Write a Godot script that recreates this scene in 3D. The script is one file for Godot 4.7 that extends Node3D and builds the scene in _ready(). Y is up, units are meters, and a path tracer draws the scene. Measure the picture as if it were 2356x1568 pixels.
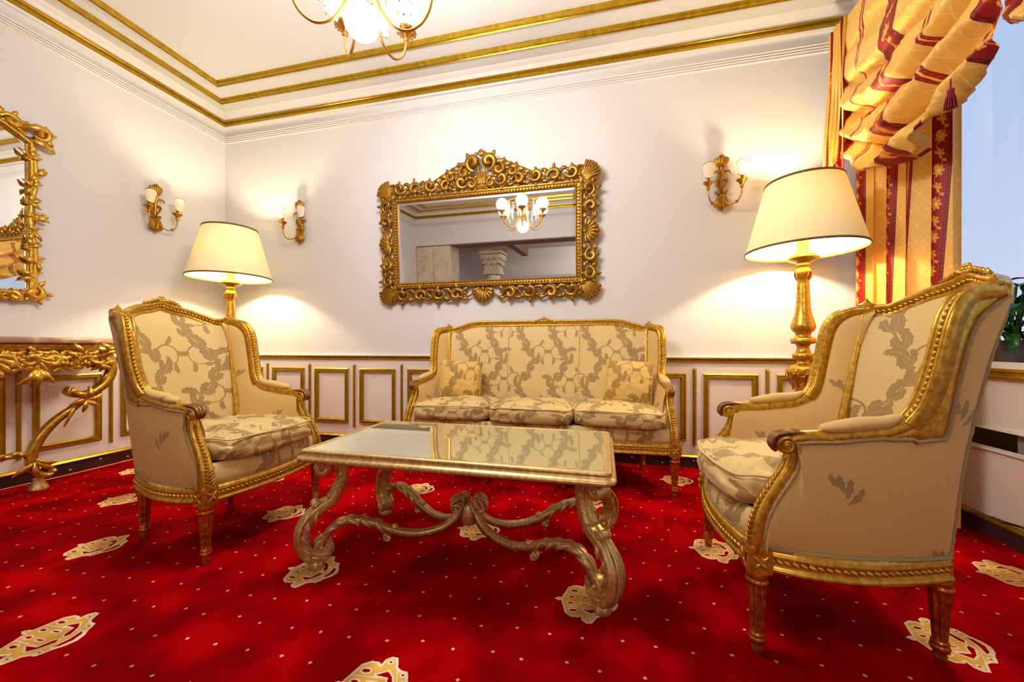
extends Node3D

# ---------------------------------------------------------------- shapes
class Shape:
	var v := PackedVector3Array()
	var uv := PackedVector2Array()
	var ix := PackedInt32Array()
	var m := Transform3D.IDENTITY

	func vert(p: Vector3, t := Vector2.ZERO) -> int:
		v.append(m * p)
		uv.append(t)
		return v.size() - 1

	func tri(a: int, b: int, c: int):
		ix.append(a); ix.append(b); ix.append(c)

	# rows of points; closed solids are turned so that their faces look outwards
	func grid(rows: Array, wrap := false, caps := false, uvs = null, orient := true):
		var nr: int = rows.size()
		var nc: int = rows[0].size()
		var base := v.size()
		var first := ix.size()
		for i in nr:
			for j in nc:
				v.append(m * rows[i][j])
				uv.append(uvs[i][j] if uvs != null else Vector2.ZERO)
		var last := nc if wrap else nc - 1
		for i in nr - 1:
			for j in last:
				var k := (j + 1) % nc
				var a := base + i * nc + j
				var b := base + i * nc + k
				var c := base + (i + 1) * nc + k
				var d := base + (i + 1) * nc + j
				ix.append(a); ix.append(b); ix.append(c)
				ix.append(a); ix.append(c); ix.append(d)
		if caps:
			for e in [0, nr - 1]:
				var mid := Vector3.ZERO
				for j in nc: mid += rows[e][j]
				var o := vert(mid / nc)
				for j in nc:
					var k := (j + 1) % nc
					var a := vert(rows[e][j])
					var b := vert(rows[e][k])
					if e == 0: tri(o, b, a)
					else: tri(o, a, b)
		if orient and wrap:
			var vol := 0.0
			var o2: Vector3 = v[base]
			for t in range(first, ix.size(), 3):
				vol += (v[ix[t]] - o2).dot((v[ix[t + 2]] - o2).cross(v[ix[t + 1]] - o2))
			if vol < 0.0:
				for t in range(first, ix.size(), 3):
					var s := ix[t + 1]
					ix[t + 1] = ix[t + 2]
					ix[t + 2] = s

	func quad(a: Vector3, b: Vector3, c: Vector3, d: Vector3, ta := Vector2(0, 0), tb := Vector2(1, 0), tc := Vector2(1, 1), td := Vector2(0, 1)):
		var i := vert(a, ta); var j := vert(b, tb); var k := vert(c, tc); var l := vert(d, td)
		tri(i, j, k); tri(i, k, l)

	# a box with chamfered edges
	func box(c: Vector3, s: Vector3, bev := 0.0):
		var h := s * 0.5
		if bev <= 0.0:
			for ax in 3:
				for sg in [-1.0, 1.0]:
					var n := Vector3.ZERO; n[ax] = sg
					var u := Vector3.ZERO; u[(ax + 1) % 3] = 1.0
					var w := n.cross(u)
					var o := c + n * h
					quad(o - u * h + w * h, o + u * h + w * h, o + u * h - w * h, o - u * h - w * h)
			return
		var rows := []
		for r in [[-1.0, 0.0, 1.0], [-1.0, 1.0, 0.0], [1.0, 1.0, 0.0], [1.0, 0.0, 1.0]]:
			var y: float = c.y + r[0] * (h.y - bev * r[2])
			var d: float = bev * r[2]
			var x: float = h.x - d
			var z: float = h.z - d
			var k := bev
			rows.append(PackedVector3Array([Vector3(c.x - x + k, y, c.z - z), Vector3(c.x + x - k, y, c.z - z), Vector3(c.x + x, y, c.z - z + k), Vector3(c.x + x, y, c.z + z - k), Vector3(c.x + x - k, y, c.z + z), Vector3(c.x - x + k, y, c.z + z), Vector3(c.x - x, y, c.z + z - k), Vector3(c.x - x, y, c.z - z + k)]))
		var hold := Shape.new()
		hold.grid(rows, true, true)
		add_flat(hold)

	func add_flat(o: Shape):
		for t in range(0, o.ix.size(), 3):
			var a := vert(o.v[o.ix[t]], o.uv[o.ix[t]]); var b := vert(o.v[o.ix[t + 1]], o.uv[o.ix[t + 1]]); var c := vert(o.v[o.ix[t + 2]], o.uv[o.ix[t + 2]])
			tri(a, b, c)

	func add(o: Shape, t := Transform3D.IDENTITY):
		var base := v.size()
		var mm := m * t
		for p in o.v: v.append(mm * p)
		uv.append_array(o.uv)
		var turn := mm.basis.determinant() < 0.0
		for k in range(0, o.ix.size(), 3):
			ix.append(o.ix[k] + base)
			if turn: ix.append(o.ix[k + 2] + base); ix.append(o.ix[k + 1] + base)
			else: ix.append(o.ix[k + 1] + base); ix.append(o.ix[k + 2] + base)

	# a closed profile (x along ref, y across) swept along a path
	func sweep(path: PackedVector3Array, prof: PackedVector2Array, ref, scales = null, caps := true):
		var rows := []
		var n := path.size()
		for i in n:
			var t: Vector3 = (path[mini(i + 1, n - 1)] - path[maxi(i - 1, 0)]).normalized()
			var r: Vector3 = ref[i] if ref is Array or ref is PackedVector3Array else ref
			var a: Vector3 = (r - t * r.dot(t)).normalized()
			var b := t.cross(a)
			var s = 1.0 if scales == null else scales[i]
			var sx: float = s.x if s is Vector2 else float(s)
			var sy: float = s.y if s is Vector2 else float(s)
			var row := PackedVector3Array()
			for q in prof: row.append(path[i] + a * q.x * sx + b * q.y * sy)
			rows.append(row)
		grid(rows, true, caps)

	func tube(path: PackedVector3Array, rad, n := 8, ref := Vector3(0.123, 0.92, 0.371), caps := true):
		var prof := PackedVector2Array()
		for k in n: prof.append(Vector2(cos(TAU * k / n), sin(TAU * k / n)))
		var sc := []
		for i in path.size(): sc.append(rad[i] if rad is Array or rad is PackedFloat32Array else float(rad))
		sweep(path, prof, ref, sc, caps)

	# turned shape: profile of (radius, height); waves is a list of [count, depth, from, to] flutes
	func lathe(prof: Array, n := 24, at := Vector3.ZERO, flutes := 0, depth := 0.0, f0 := 0.0, f1 := 0.0):
		var rows := []
		for q in prof:
			var row := PackedVector3Array()
			for k in n:
				var a := TAU * k / n
				var r: float = q[0]
				if flutes > 0 and q[1] >= f0 and q[1] <= f1:
					r -= depth * pow(absf(cos(a * flutes * 0.5)), 4.0)
				row.append(at + Vector3(r * cos(a), q[1], r * sin(a)))
			rows.append(row)
		grid(rows, true, true)

	func ball(c: Vector3, r: Vector3, b := Basis.IDENTITY, n := 8, k := 5):
		var rows := []
		for i in range(k + 1):
			var f := PI * clampf(float(i) / k, 0.02, 0.98)
			var row := PackedVector3Array()
			for j in n:
				var a := TAU * j / n
				row.append(c + b * (Vector3(sin(f) * cos(a), cos(f), sin(f) * sin(a)) * r))
			rows.append(row)
		grid(rows, true, true)

	# a carved leaf: lobed outline, ribbed and domed, along a path whose face looks along nrm
	func leaf(path: PackedVector3Array, nrm, w: float, th: float, lobes := 4, dir := 1.0):
		var rows := []
		var n := path.size()
		for i in n:
			var f := float(i) / (n - 1)
			var t: Vector3 = (path[mini(i + 1, n - 1)] - path[maxi(i - 1, 0)]).normalized()
			var r: Vector3 = nrm[i] if nrm is Array or nrm is PackedVector3Array else nrm
			var up: Vector3 = (r - t * r.dot(t)).normalized()
			var side := t.cross(up)
			var saw := fposmod(f * lobes, 1.0)
			var ww := w * (0.12 + 0.88 * pow(sin(PI * clampf(0.08 + 0.9 * f, 0.0, 1.0)), 0.7)) * (0.62 + 0.38 * (1.0 - saw if dir > 0 else saw))
			var row := PackedVector3Array()
			for k in 7:
				var s := (k - 3) / 3.0
				var hgt := th * (1.0 - s * s * 0.75) * (1.0 if k % 2 == 1 else 0.62)
				row.append(path[i] + side * s * ww + up * hgt)
			for k in 3:
				var s := (2 - k * 2) / 2.5
				row.append(path[i] + side * s * ww * 0.8 - up * th * 0.5)
			rows.append(row)
		grid(rows, true, true)

	func mesh() -> ArrayMesh:
		var nn := PackedVector3Array()
		nn.resize(v.size())
		for t in range(0, ix.size(), 3):
			var a := ix[t]; var b := ix[t + 1]; var c := ix[t + 2]
			var q := (v[c] - v[a]).cross(v[b] - v[a])
			nn[a] += q; nn[b] += q; nn[c] += q
		for i in nn.size():
			nn[i] = nn[i].normalized() if nn[i].length_squared() > 1e-24 else Vector3.UP
		var arr := []
		arr.resize(Mesh.ARRAY_MAX)
		arr[Mesh.ARRAY_VERTEX] = v
		arr[Mesh.ARRAY_NORMAL] = nn
		arr[Mesh.ARRAY_TEX_UV] = uv
		arr[Mesh.ARRAY_INDEX] = ix
		var am := ArrayMesh.new()
		am.add_surface_from_arrays(Mesh.PRIMITIVE_TRIANGLES, arr)
		return am

# ---------------------------------------------------------------- a small canvas for woven and printed patterns
class Canvas:
	var w: int
	var h: int
	var img: Image

	func _init(ww: int, hh: int, c: Color):
		w = ww; h = hh
		img = Image.create(w, h, false, Image.FORMAT_RGB8)
		img.fill(c)

	# fills a polygon in pixels; what leaves one edge comes in at the other
	func poly(pts: PackedVector2Array, c: Color):
		var lo := 1e9; var hi := -1e9
		for p in pts: lo = minf(lo, p.y); hi = maxf(hi, p.y)
		var n := pts.size()
		for y in range(int(floor(lo)), int(ceil(hi)) + 1):
			var yy := y + 0.5
			var xs := []
			for i in n:
				var a := pts[i]; var b := pts[(i + 1) % n]
				if (a.y <= yy) != (b.y <= yy): xs.append(a.x + (yy - a.y) / (b.y - a.y) * (b.x - a.x))
			xs.sort()
			for k in range(0, xs.size() - 1, 2):
				var x0 := int(round(xs[k])); var x1 := int(round(xs[k + 1]))
				if x1 <= x0: continue
				var row := posmod(y, h)
				var s := posmod(x0, w)
				var len: int = mini(x1 - x0, w)
				img.fill_rect(Rect2i(s, row, mini(len, w - s), 1), c)
				if s + len > w: img.fill_rect(Rect2i(0, row, s + len - w, 1), c)

	func disk(p: Vector2, rx: float, ry: float, c: Color, n := 14):
		var q := PackedVector2Array()
		for k in n: q.append(p + Vector2(cos(TAU * k / n) * rx, sin(TAU * k / n) * ry))
		poly(q, c)

	func stroke(path: PackedVector2Array, w0: float, w1: float, c: Color):
		var left := PackedVector2Array(); var right := PackedVector2Array()
		var n := path.size()
		for i in n:
			var t := (path[mini(i + 1, n - 1)] - path[maxi(i - 1, 0)]).normalized()
			var o := Vector2(-t.y, t.x) * lerpf(w0, w1, float(i) / (n - 1)) * 0.5
			left.append(path[i] + o); right.append(path[i] - o)
		right.reverse()
		left.append_array(right)
		poly(left, c)

	# an acanthus leaf: spine that bends, lobed sides, pale veins
	func leaf(p: Vector2, ang: float, length: float, width: float, bend: float, lobes: int, c: Color, vein: Color):
		var L := PackedVector2Array(); var R := PackedVector2Array(); var spine := PackedVector2Array()
		var at := p
		var n := 20
		for i in n + 1:
			var f := float(i) / n
			var a := ang + bend * f * f
			var d := Vector2(cos(a), sin(a))
			spine.append(at)
			var ww := width * pow(sin(PI * clampf(f * 0.96 + 0.03, 0.0, 1.0)), 0.75) * (0.55 + 0.45 * (1.0 - fposmod(f * lobes, 1.0)))
			var o := Vector2(-d.y, d.x) * ww
			L.append(at + o + d * ww * 0.5); R.append(at - o + d * ww * 0.5)
			at += d * length / n
		R.reverse()
		L.append_array(R)
		poly(L, c)
		stroke(spine, width * 0.16, width * 0.05, vein)

	func texture() -> ImageTexture:
		img.generate_mipmaps()
		return ImageTexture.create_from_image(img)

# ---------------------------------------------------------------- scene helpers
var mats := {}
var taken := {}

func numbered(called: String) -> String:
	var k: int = taken.get(called, -1) + 1
	taken[called] = k
	return called if k == 0 else "%s_%03d" % [called, k]

func tag(o: Node3D, label: String, category: String, group := ""):
	o.set_meta("label", label)
	o.set_meta("category", category)
	if group != "": o.set_meta("group", group)

func thing(called: String, label: String, category: String, at := Vector3.ZERO, turn := 0.0, group := "") -> Node3D:
	var o := Node3D.new()
	o.name = numbered(called)
	add_child(o)
	o.position = at
	o.rotation.y = turn
	tag(o, label, category, group)
	return o

func part(called: String, s: Shape, mat: Material, parent: Node3D, label := "") -> MeshInstance3D:
	var o := MeshInstance3D.new()
	o.name = called
	o.mesh = s.mesh()
	o.material_override = mat
	parent.add_child(o, true)
	if label != "": o.set_meta("label", label)
	return o

func same(called: String, mesh: Mesh, mat: Material, parent: Node3D, at := Transform3D.IDENTITY) -> MeshInstance3D:
	var o := MeshInstance3D.new()
	o.name = called
	o.mesh = mesh
	o.material_override = mat
	o.transform = at
	parent.add_child(o, true)
	return o

func setting(called: String, s: Shape, mat: Material) -> MeshInstance3D:
	var o := MeshInstance3D.new()
	o.name = called
	o.mesh = s.mesh()
	o.material_override = mat
	add_child(o)
	o.set_meta("kind", "structure")
	return o

func copy_of(o: Node3D, at: Vector3, turn: float, label: String) -> Node3D:
	var base := String(o.name)
	var c: Node3D = o.duplicate()
	c.name = numbered(base)
	add_child(c)
	c.position = at
	c.rotation = Vector3(0, turn, 0)
	c.set_meta("label", label)
	return c

# a smooth curve through points
func spline(pts: Array, per := 6) -> PackedVector3Array:
	var out := PackedVector3Array()
	var n := pts.size()
	for i in n - 1:
		var a: Vector3 = pts[maxi(i - 1, 0)]; var b: Vector3 = pts[i]; var c: Vector3 = pts[i + 1]; var d: Vector3 = pts[mini(i + 2, n - 1)]
		for k in per:
			out.append(b.cubic_interpolate(c, a, d, float(k) / per))
	out.append(pts[n - 1])
	return out

func flip_x(p: PackedVector3Array) -> PackedVector3Array:
	var q := PackedVector3Array()
	for a in p: q.append(Vector3(-a.x, a.y, a.z))
	return q

# spiral in the plane of ux, uy from radius r0 to r1
func spiral(c: Vector3, ux: Vector3, uy: Vector3, r0: float, r1: float, a0: float, turns: float, n := 26) -> PackedVector3Array:
	var out := PackedVector3Array()
	for i in n + 1:
		var f := float(i) / n
		var r := lerpf(r0, r1, pow(f, 0.8))
		var a := a0 + TAU * turns * f
		out.append(c + (ux * cos(a) + uy * sin(a)) * r)
	return out

func taper(n: int, a: float, b: float, mid := 0.0) -> Array:
	var out := []
	for i in n:
		var f := float(i) / maxi(n - 1, 1)
		out.append(lerpf(a, b, f) + mid * sin(PI * f))
	return out

func oval(rx: float, ry: float, n := 10) -> PackedVector2Array:
	var p := PackedVector2Array()
	for k in n: p.append(Vector2(cos(TAU * k / n) * rx, sin(TAU * k / n) * ry))
	return p

# a rectangular loop with rounded corners, in the plane of x and z, for mouldings and rims
func loop_row(hx: float, hz: float, r: float, y: float, n := 4) -> PackedVector3Array:
	var row := PackedVector3Array()
	for q in 4:
		var cx := (hx - r) * (1.0 if q in [0, 3] else -1.0)
		var cz := (hz - r) * (1.0 if q in [0, 1] else -1.0)
		for k in n + 1:
			var a := PI * 0.5 * (q + float(k) / n)
			row.append(Vector3(cx + r * cos(a), y, cz + r * sin(a)))
	return row

# a leaf that springs from a point in a plane: dir in the plane, out of the plane along nrm, turning by curl
func sprig(s: Shape, at: Vector3, dir: Vector3, nrm_in: Vector3, length: float, w: float, th: float, curl: float, lift := 0.25, lobes := 3, n := 9):
	var nrm := nrm_in.normalized()
	var p := PackedVector3Array()
	var q := at
	for i in n:
		var f := float(i) / (n - 1)
		p.append(q + nrm * sin(PI * f) * length * lift)
		q += dir.rotated(nrm, curl * f) * length / (n - 1)
	s.leaf(p, nrm, w, th, lobes)

# ---------------------------------------------------------------- camera, light, exposure
const LAMP_ENERGY := 1.3
const GLOBE_ENERGY := .56

func _ready():
	var cam := Camera3D.new()
	cam.name = "camera"
	cam.projection = Camera3D.PROJECTION_FRUSTUM
	cam.near = .05
	cam.far = 60.0
	cam.size = .05 * 1568.0 / 880.0
	cam.frustum_offset = Vector2(0, .05 * 13.0 / 880.0)
	add_child(cam)
	cam.position = Vector3(0, .9, 0)
	cam.rotation = Vector3(0, deg_to_rad(13.35), 0)
	cam.current = true
	var we := WorldEnvironment.new()
	we.name = "environment"
	var e := Environment.new()
	e.background_mode = Environment.BG_SKY
	var sky := Sky.new()
	var sm := ProceduralSkyMaterial.new()
	sm.sky_top_color = Color(.72, .82, .99)
	sm.sky_horizon_color = Color(.86, .90, .985)
	sm.ground_horizon_color = Color(.72, .76, .82)
	sm.ground_bottom_color = Color(.45, .46, .48)
	sm.sky_energy_multiplier = 1.0
	sky.sky_material = sm
	e.sky = sky
	e.tonemap_mode = Environment.TONE_MAPPER_LINEAR
	e.tonemap_exposure = 1.0
	e.sdfgi_enabled = true
	e.ssao_enabled = true
	e.ssil_enabled = true
	we.environment = e
	add_child(we)
	make_materials()
	build_room()
	build_wide_mirror()
	build_tall_mirror()
	build_seats()
	build_coffee_table()
	build_console()
	build_curtains()
	build_lamps()
	sconce(Vector3(LEFT + .002, 2.055, -2.459), PI / 2, "gilt two-arm sconce on the left wall above the console end of the room")
	sconce(Vector3(-2.80, 2.065, BACK + .002), 0.0, "gilt two-arm sconce on the back wall close to the room corner")
	sconce(Vector3(.842, 2.075, BACK + .002), 0.0, "gilt two-arm sconce on the back wall between the wide mirror and the curtain")
	build_chandelier()
	build_small()
	build_beyond()

# ---------------------------------------------------------------- materials
func noise_image(size: int, freq: float, seed: int, octaves := 4) -> Image:
	var n := FastNoiseLite.new()
	n.seed = seed
	n.noise_type = FastNoiseLite.TYPE_SIMPLEX_SMOOTH
	n.frequency = freq
	n.fractal_octaves = octaves
	return n.get_seamless_image(size, size)

func mottled(a: Color, b: Color, freq: float, seed: int, size := 256, octaves := 4, hard := 1.0) -> ImageTexture:
	var src := noise_image(size, freq, seed, octaves)
	var out := Image.create(size, size, false, Image.FORMAT_RGB8)
	for y in size:
		for x in size:
			var f := clampf((src.get_pixel(x, y).r - 0.5) * hard + 0.5, 0.0, 1.0)
			out.set_pixel(x, y, a.lerp(b, f))
	out.generate_mipmaps()
	return ImageTexture.create_from_image(out)

func plain(name_: String, c: Color, rough: float, metal := 0.0) -> StandardMaterial3D:
	var m := StandardMaterial3D.new()
	m.resource_name = name_
	m.albedo_color = c
	m.roughness = rough
	m.metallic = metal
	mats[name_] = m
	return m

func worn(name_: String, a: Color, b: Color, freq: float, scale: float, rough: float, metal: float, seed: int, hard := 1.6) -> StandardMaterial3D:
	var m := plain(name_, Color.WHITE, rough, metal)
	m.albedo_texture = mottled(a, b, freq, seed, 256, 4, hard)
	m.uv1_triplanar = true
	m.uv1_scale = Vector3.ONE * scale
	return m

func relief(m: StandardMaterial3D, freq: float, seed: int, cm: float, octaves := 3):
	m.heightmap_enabled = true
	m.heightmap_texture = ImageTexture.create_from_image(noise_image(256, freq, seed, octaves))
	m.heightmap_scale = cm

func arc2(c: Vector2, r: float, a0: float, a1: float, squash := 1.0, n := 16) -> PackedVector2Array:
	var p := PackedVector2Array()
	for i in n + 1:
		var a := lerpf(a0, a1, float(i) / n)
		p.append(c + Vector2(cos(a) * r, sin(a) * r * squash))
	return p

# the hotel carpet: woven monogram crests in a staggered lattice, small dots between
func carpet_texture() -> ImageTexture:
	var W := 1080; var H := 905
	var red := Color(0.655, 0.0, 0.035); var gold := Color(0.96, 0.77, 0.36); var cream := Color(1.0, 0.94, 0.80)
	var c := Canvas.new(W, H, red)
	var half := [Vector2(.027, .015), Vector2(.036, .045), Vector2(.044, .072), Vector2(.066, .087), Vector2(.090, .086), Vector2(.098, .079), Vector2(.101, .098), Vector2(.116, .110), Vector2(.134, .109), Vector2(.143, .092), Vector2(.150, .078), Vector2(.165, .070), Vector2(.183, .069), Vector2(.192, .055), Vector2(.198, .042), Vector2(.215, .022), Vector2(.222, .0)]
	var body := PackedVector2Array()
	body.append(Vector2(0, 0)); body.append(Vector2(.016, .010)); body.append(Vector2(.026, .009))
	for p in half: body.append(p)
	for i in range(half.size() - 2, -1, -1): body.append(Vector2(half[i].x, -half[i].y))
	body.append(Vector2(.026, -.009)); body.append(Vector2(.016, -.010))
	var holes := []
	for s in [-1.0, 1.0]:
		holes.append(arc2(Vector2(.059, .016 * s), .010, 0, TAU, .42, 10))
		holes.append(arc2(Vector2(.069, .053 * s), .012, 0, TAU, .5, 10))
		holes.append(arc2(Vector2(.108, .018 * s), .014, 0, TAU, .2, 10))
		holes.append(PackedVector2Array([Vector2(.103, .044 * s), Vector2(.131, .060 * s), Vector2(.150, .045 * s), Vector2(.167, .016 * s), Vector2(.160, .006 * s), Vector2(.150, .014 * s), Vector2(.148, .020 * s), Vector2(.141, .042 * s)]))
		holes.append(arc2(Vector2(.121, .091 * s), .004, 0, TAU, .8, 8))
		holes.append(arc2(Vector2(.176, .056 * s), .004, 0, TAU, .8, 8))
	holes.append(PackedVector2Array([Vector2(.184, -.034), Vector2(.198, -.026), Vector2(.207, 0), Vector2(.198, .026), Vector2(.184, .034), Vector2(.190, 0)]))
	for k in 2:
		var mid := Vector2(.25 + .5 * k, .25 + .5 * k)
		var put := func(q: PackedVector2Array) -> PackedVector2Array:
			var o := PackedVector2Array()
			for p in q: o.append(Vector2((mid.x + (p.x - .111) / 1.08) * W, (mid.y + p.y / .905) * H))
			return o
		c.poly(put.call(body), cream)
		for g in Geometry2D.offset_polygon(body, -.0075): c.poly(put.call(g), gold)
		for hole in holes:
			for g in Geometry2D.offset_polygon(hole, .0055): c.poly(put.call(g), cream)
			c.poly(put.call(hole), red)
		# pale lines between the three bars
		for s in [-1.0, 1.0]:
			c.stroke(put.call(PackedVector2Array([Vector2(.036, .033 * s), Vector2(.09, .036 * s), Vector2(.141, .038 * s)])), 4, 4, cream)
			c.stroke(put.call(PackedVector2Array([Vector2(.150, .076 * s), Vector2(.172, .03 * s), Vector2(.196, .04 * s)])), 3, 5, cream)
	var rg := RandomNumberGenerator.new()
	rg.seed = 5
	for j in 8:
		for i in 10:
			var u := (i + (0.5 if j % 2 == 1 else 0.0) + rg.randf_range(-.12, .12)) / 10.0
			var w := (j + 0.5 + rg.randf_range(-.12, .12)) / 8.0
			var clear := true
			for mid in [Vector2(.25, .25), Vector2(.75, .75)]:
				var d := Vector2(fposmod(u - mid.x + .5, 1.0) - .5, fposmod(w - mid.y + .5, 1.0) - .5)
				if absf(d.x) < .135 and absf(d.y) < .155: clear = false
			if clear:
				var q := Vector2(u * W, w * H)
				c.poly(PackedVector2Array([q + Vector2(-7, 0), q + Vector2(0, -6), q + Vector2(7, 0), q + Vector2(0, 6)]), Color(0.96, 0.78, 0.55))
	return c.texture()

# scrolling acanthus vines woven into the upholstery; sparse cloth for the plain panels
func damask_texture(sparse: bool) -> ImageTexture:
	var W := 768; var H := 640
	var base := Color(0.83, 0.72, 0.465); var dark := Color(0.61, 0.50, 0.275); var vein := Color(0.735, 0.625, 0.385)
	if sparse: base = Color(0.82, 0.675, 0.41)
	var c := Canvas.new(W, H, base)
	var rg := RandomNumberGenerator.new()
	rg.seed = 11
	if sparse:
		for k in 900: c.img.fill_rect(Rect2i(rg.randi_range(0, W - 3), rg.randi_range(0, H - 2), 3, 1), Color(0.60, 0.50, 0.32))
		for q in [Vector2(.2, .32), Vector2(.68, .8)]:
			for k in 4: c.leaf(Vector2(q.x * W + 6 * k, q.y * H - 22 * k), -2.5 + k * .62, 92 - k * 6, 16, .9 - k * .55, 3, dark, vein)
		return c.texture()
	for k in 2:
		var s := 1.0 if k == 0 else -1.0
		var off := 0.0 if k == 0 else 0.5
		var stem := PackedVector2Array()
		var at := func(f: float) -> Vector2: return Vector2((.25 + .5 * k + .12 * s * sin(TAU * (f + off))) * W, f * H)
		for i in 41: stem.append(at.call(i / 40.0))
		c.stroke(stem, 13, 13, dark)
		for i in 7:
			var f: float = (i + .2) / 7.0
			var p: Vector2 = at.call(f)
			var t: Vector2 = (at.call(f - .03) - p)
			var a := t.angle()
			var side := 1.0 if i % 2 == 0 else -1.0
			c.leaf(p, a + .62 * side, 150, 27, -1.7 * side, 5, dark, vein)
			c.leaf(p + Vector2(3, 8), a + .95 * side, 92, 19, -.9 * side, 3, dark, vein)
			c.leaf(p, a - .50 * side, 104, 21, 1.5 * side, 4, dark, vein)
		# a branch that curls round on itself with a spray of leaves, and a drooping bud
		for b in 2:
			var f2 := .12 + .5 * b
			var p2: Vector2 = at.call(f2)
			var sd := s if b == 0 else -s
			var ctr := p2 + Vector2(sd * 80, -8)
			var ring := arc2(ctr, 78, PI if sd > 0 else 0.0, (PI + 4.9) if sd > 0 else -4.9)
			c.stroke(ring, 14, 7, dark)
			for q in [5, 9, 13]:
				var rp := ring[q]
				var ra := (ring[q + 1] - ring[q - 1]).angle()
				c.leaf(rp, ra - .6 * sd, 92, 20, -1.2 * sd, 4, dark, vein)
			c.leaf(ring[16], (ring[16] - ring[14]).angle(), 70, 21, .9 * sd, 1, dark, vein)
			c.leaf(p2, -PI / 2 - .9 * sd, 150, 30, -1.5 * sd, 5, dark, vein)
	return c.texture()

func curtain_texture() -> ImageTexture:
	var W := 1024; var H := 768
	var yel := Color(0.965, 0.765, 0.36); var pale := Color(0.99, 0.87, 0.56); var red := Color(0.60, 0.07, 0.035); var deep := Color(0.44, 0.03, 0.03); var flower := Color(0.95, 0.62, 0.16)
	var c := Canvas.new(W, H, yel)
	# trellis with small knots
	for i in 8:
		for s in [-1.0, 1.0]:
			var x := i * 128.0
			c.stroke(PackedVector2Array([Vector2(x, 0), Vector2(x + s * 384, 384), Vector2(x + s * 768, 768)]), 4, 4, pale)
	for j in 6:
		for i in 8: c.disk(Vector2(i * 128 + (64 if j % 2 else 0), j * 128 + 64), 15, 12, pale)
	# broad red stripe with blossoms
	c.img.fill_rect(Rect2i(0, 0, 210, H), red)
	for e in [0, 176]: c.img.fill_rect(Rect2i(e, 0, 34, H), deep)
	for j in 24:
		for e in [8, 186]: c.disk(Vector2(e + 8, j * 32 + 16), 6, 9, Color(0.70, 0.16, 0.10))
	for j in 3:
		var p := Vector2(105, j * 256 + 80)
		for k in 7: c.leaf(p, TAU * k / 7.0, 50, 15, .4, 1, flower, pale)
		c.disk(p, 13, 13, pale)
		var q := Vector2(100, j * 256 + 200)
		c.stroke(PackedVector2Array([p, p + Vector2(-30, 60), q, q + Vector2(34, 60), q + Vector2(5, 136)]), 6, 6, flower)
		for k in 5: c.leaf(q + Vector2(0, 8), -2.6 + k * .9, 46, 13, .5, 2, flower, pale)
		c.leaf(q + Vector2(24, 56), .3, 44, 13, .8, 2, flower, pale)
		c.leaf(q + Vector2(10, 84), 2.8, 50, 14, -.8, 2, flower, pale)
	# pair of narrow red lines
	c.img.fill_rect(Rect2i(560, 0, 26, H), red)
	c.img.fill_rect(Rect2i(604, 0, 26, H), red)
	for j in 48:
		for e in [573, 617]: c.disk(Vector2(e, j * 16 + 8), 5, 5, Color(0.72, 0.22, 0.12))
	return c.texture()

func marble_texture(a: Color, b: Color, seed: int) -> ImageTexture:
	var n := FastNoiseLite.new()
	n.seed = seed
	n.noise_type = FastNoiseLite.TYPE_SIMPLEX_SMOOTH
	n.fractal_type = FastNoiseLite.FRACTAL_RIDGED
	n.frequency = .008
	n.fractal_octaves = 4
	var src := n.get_seamless_image(256, 256)
	var out := Image.create(256, 256, false, Image.FORMAT_RGB8)
	for y in 256:
		for x in 256: out.set_pixel(x, y, a.lerp(b, pow(src.get_pixel(x, y).r, 3.0)))
	out.generate_mipmaps()
	return ImageTexture.create_from_image(out)

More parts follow.
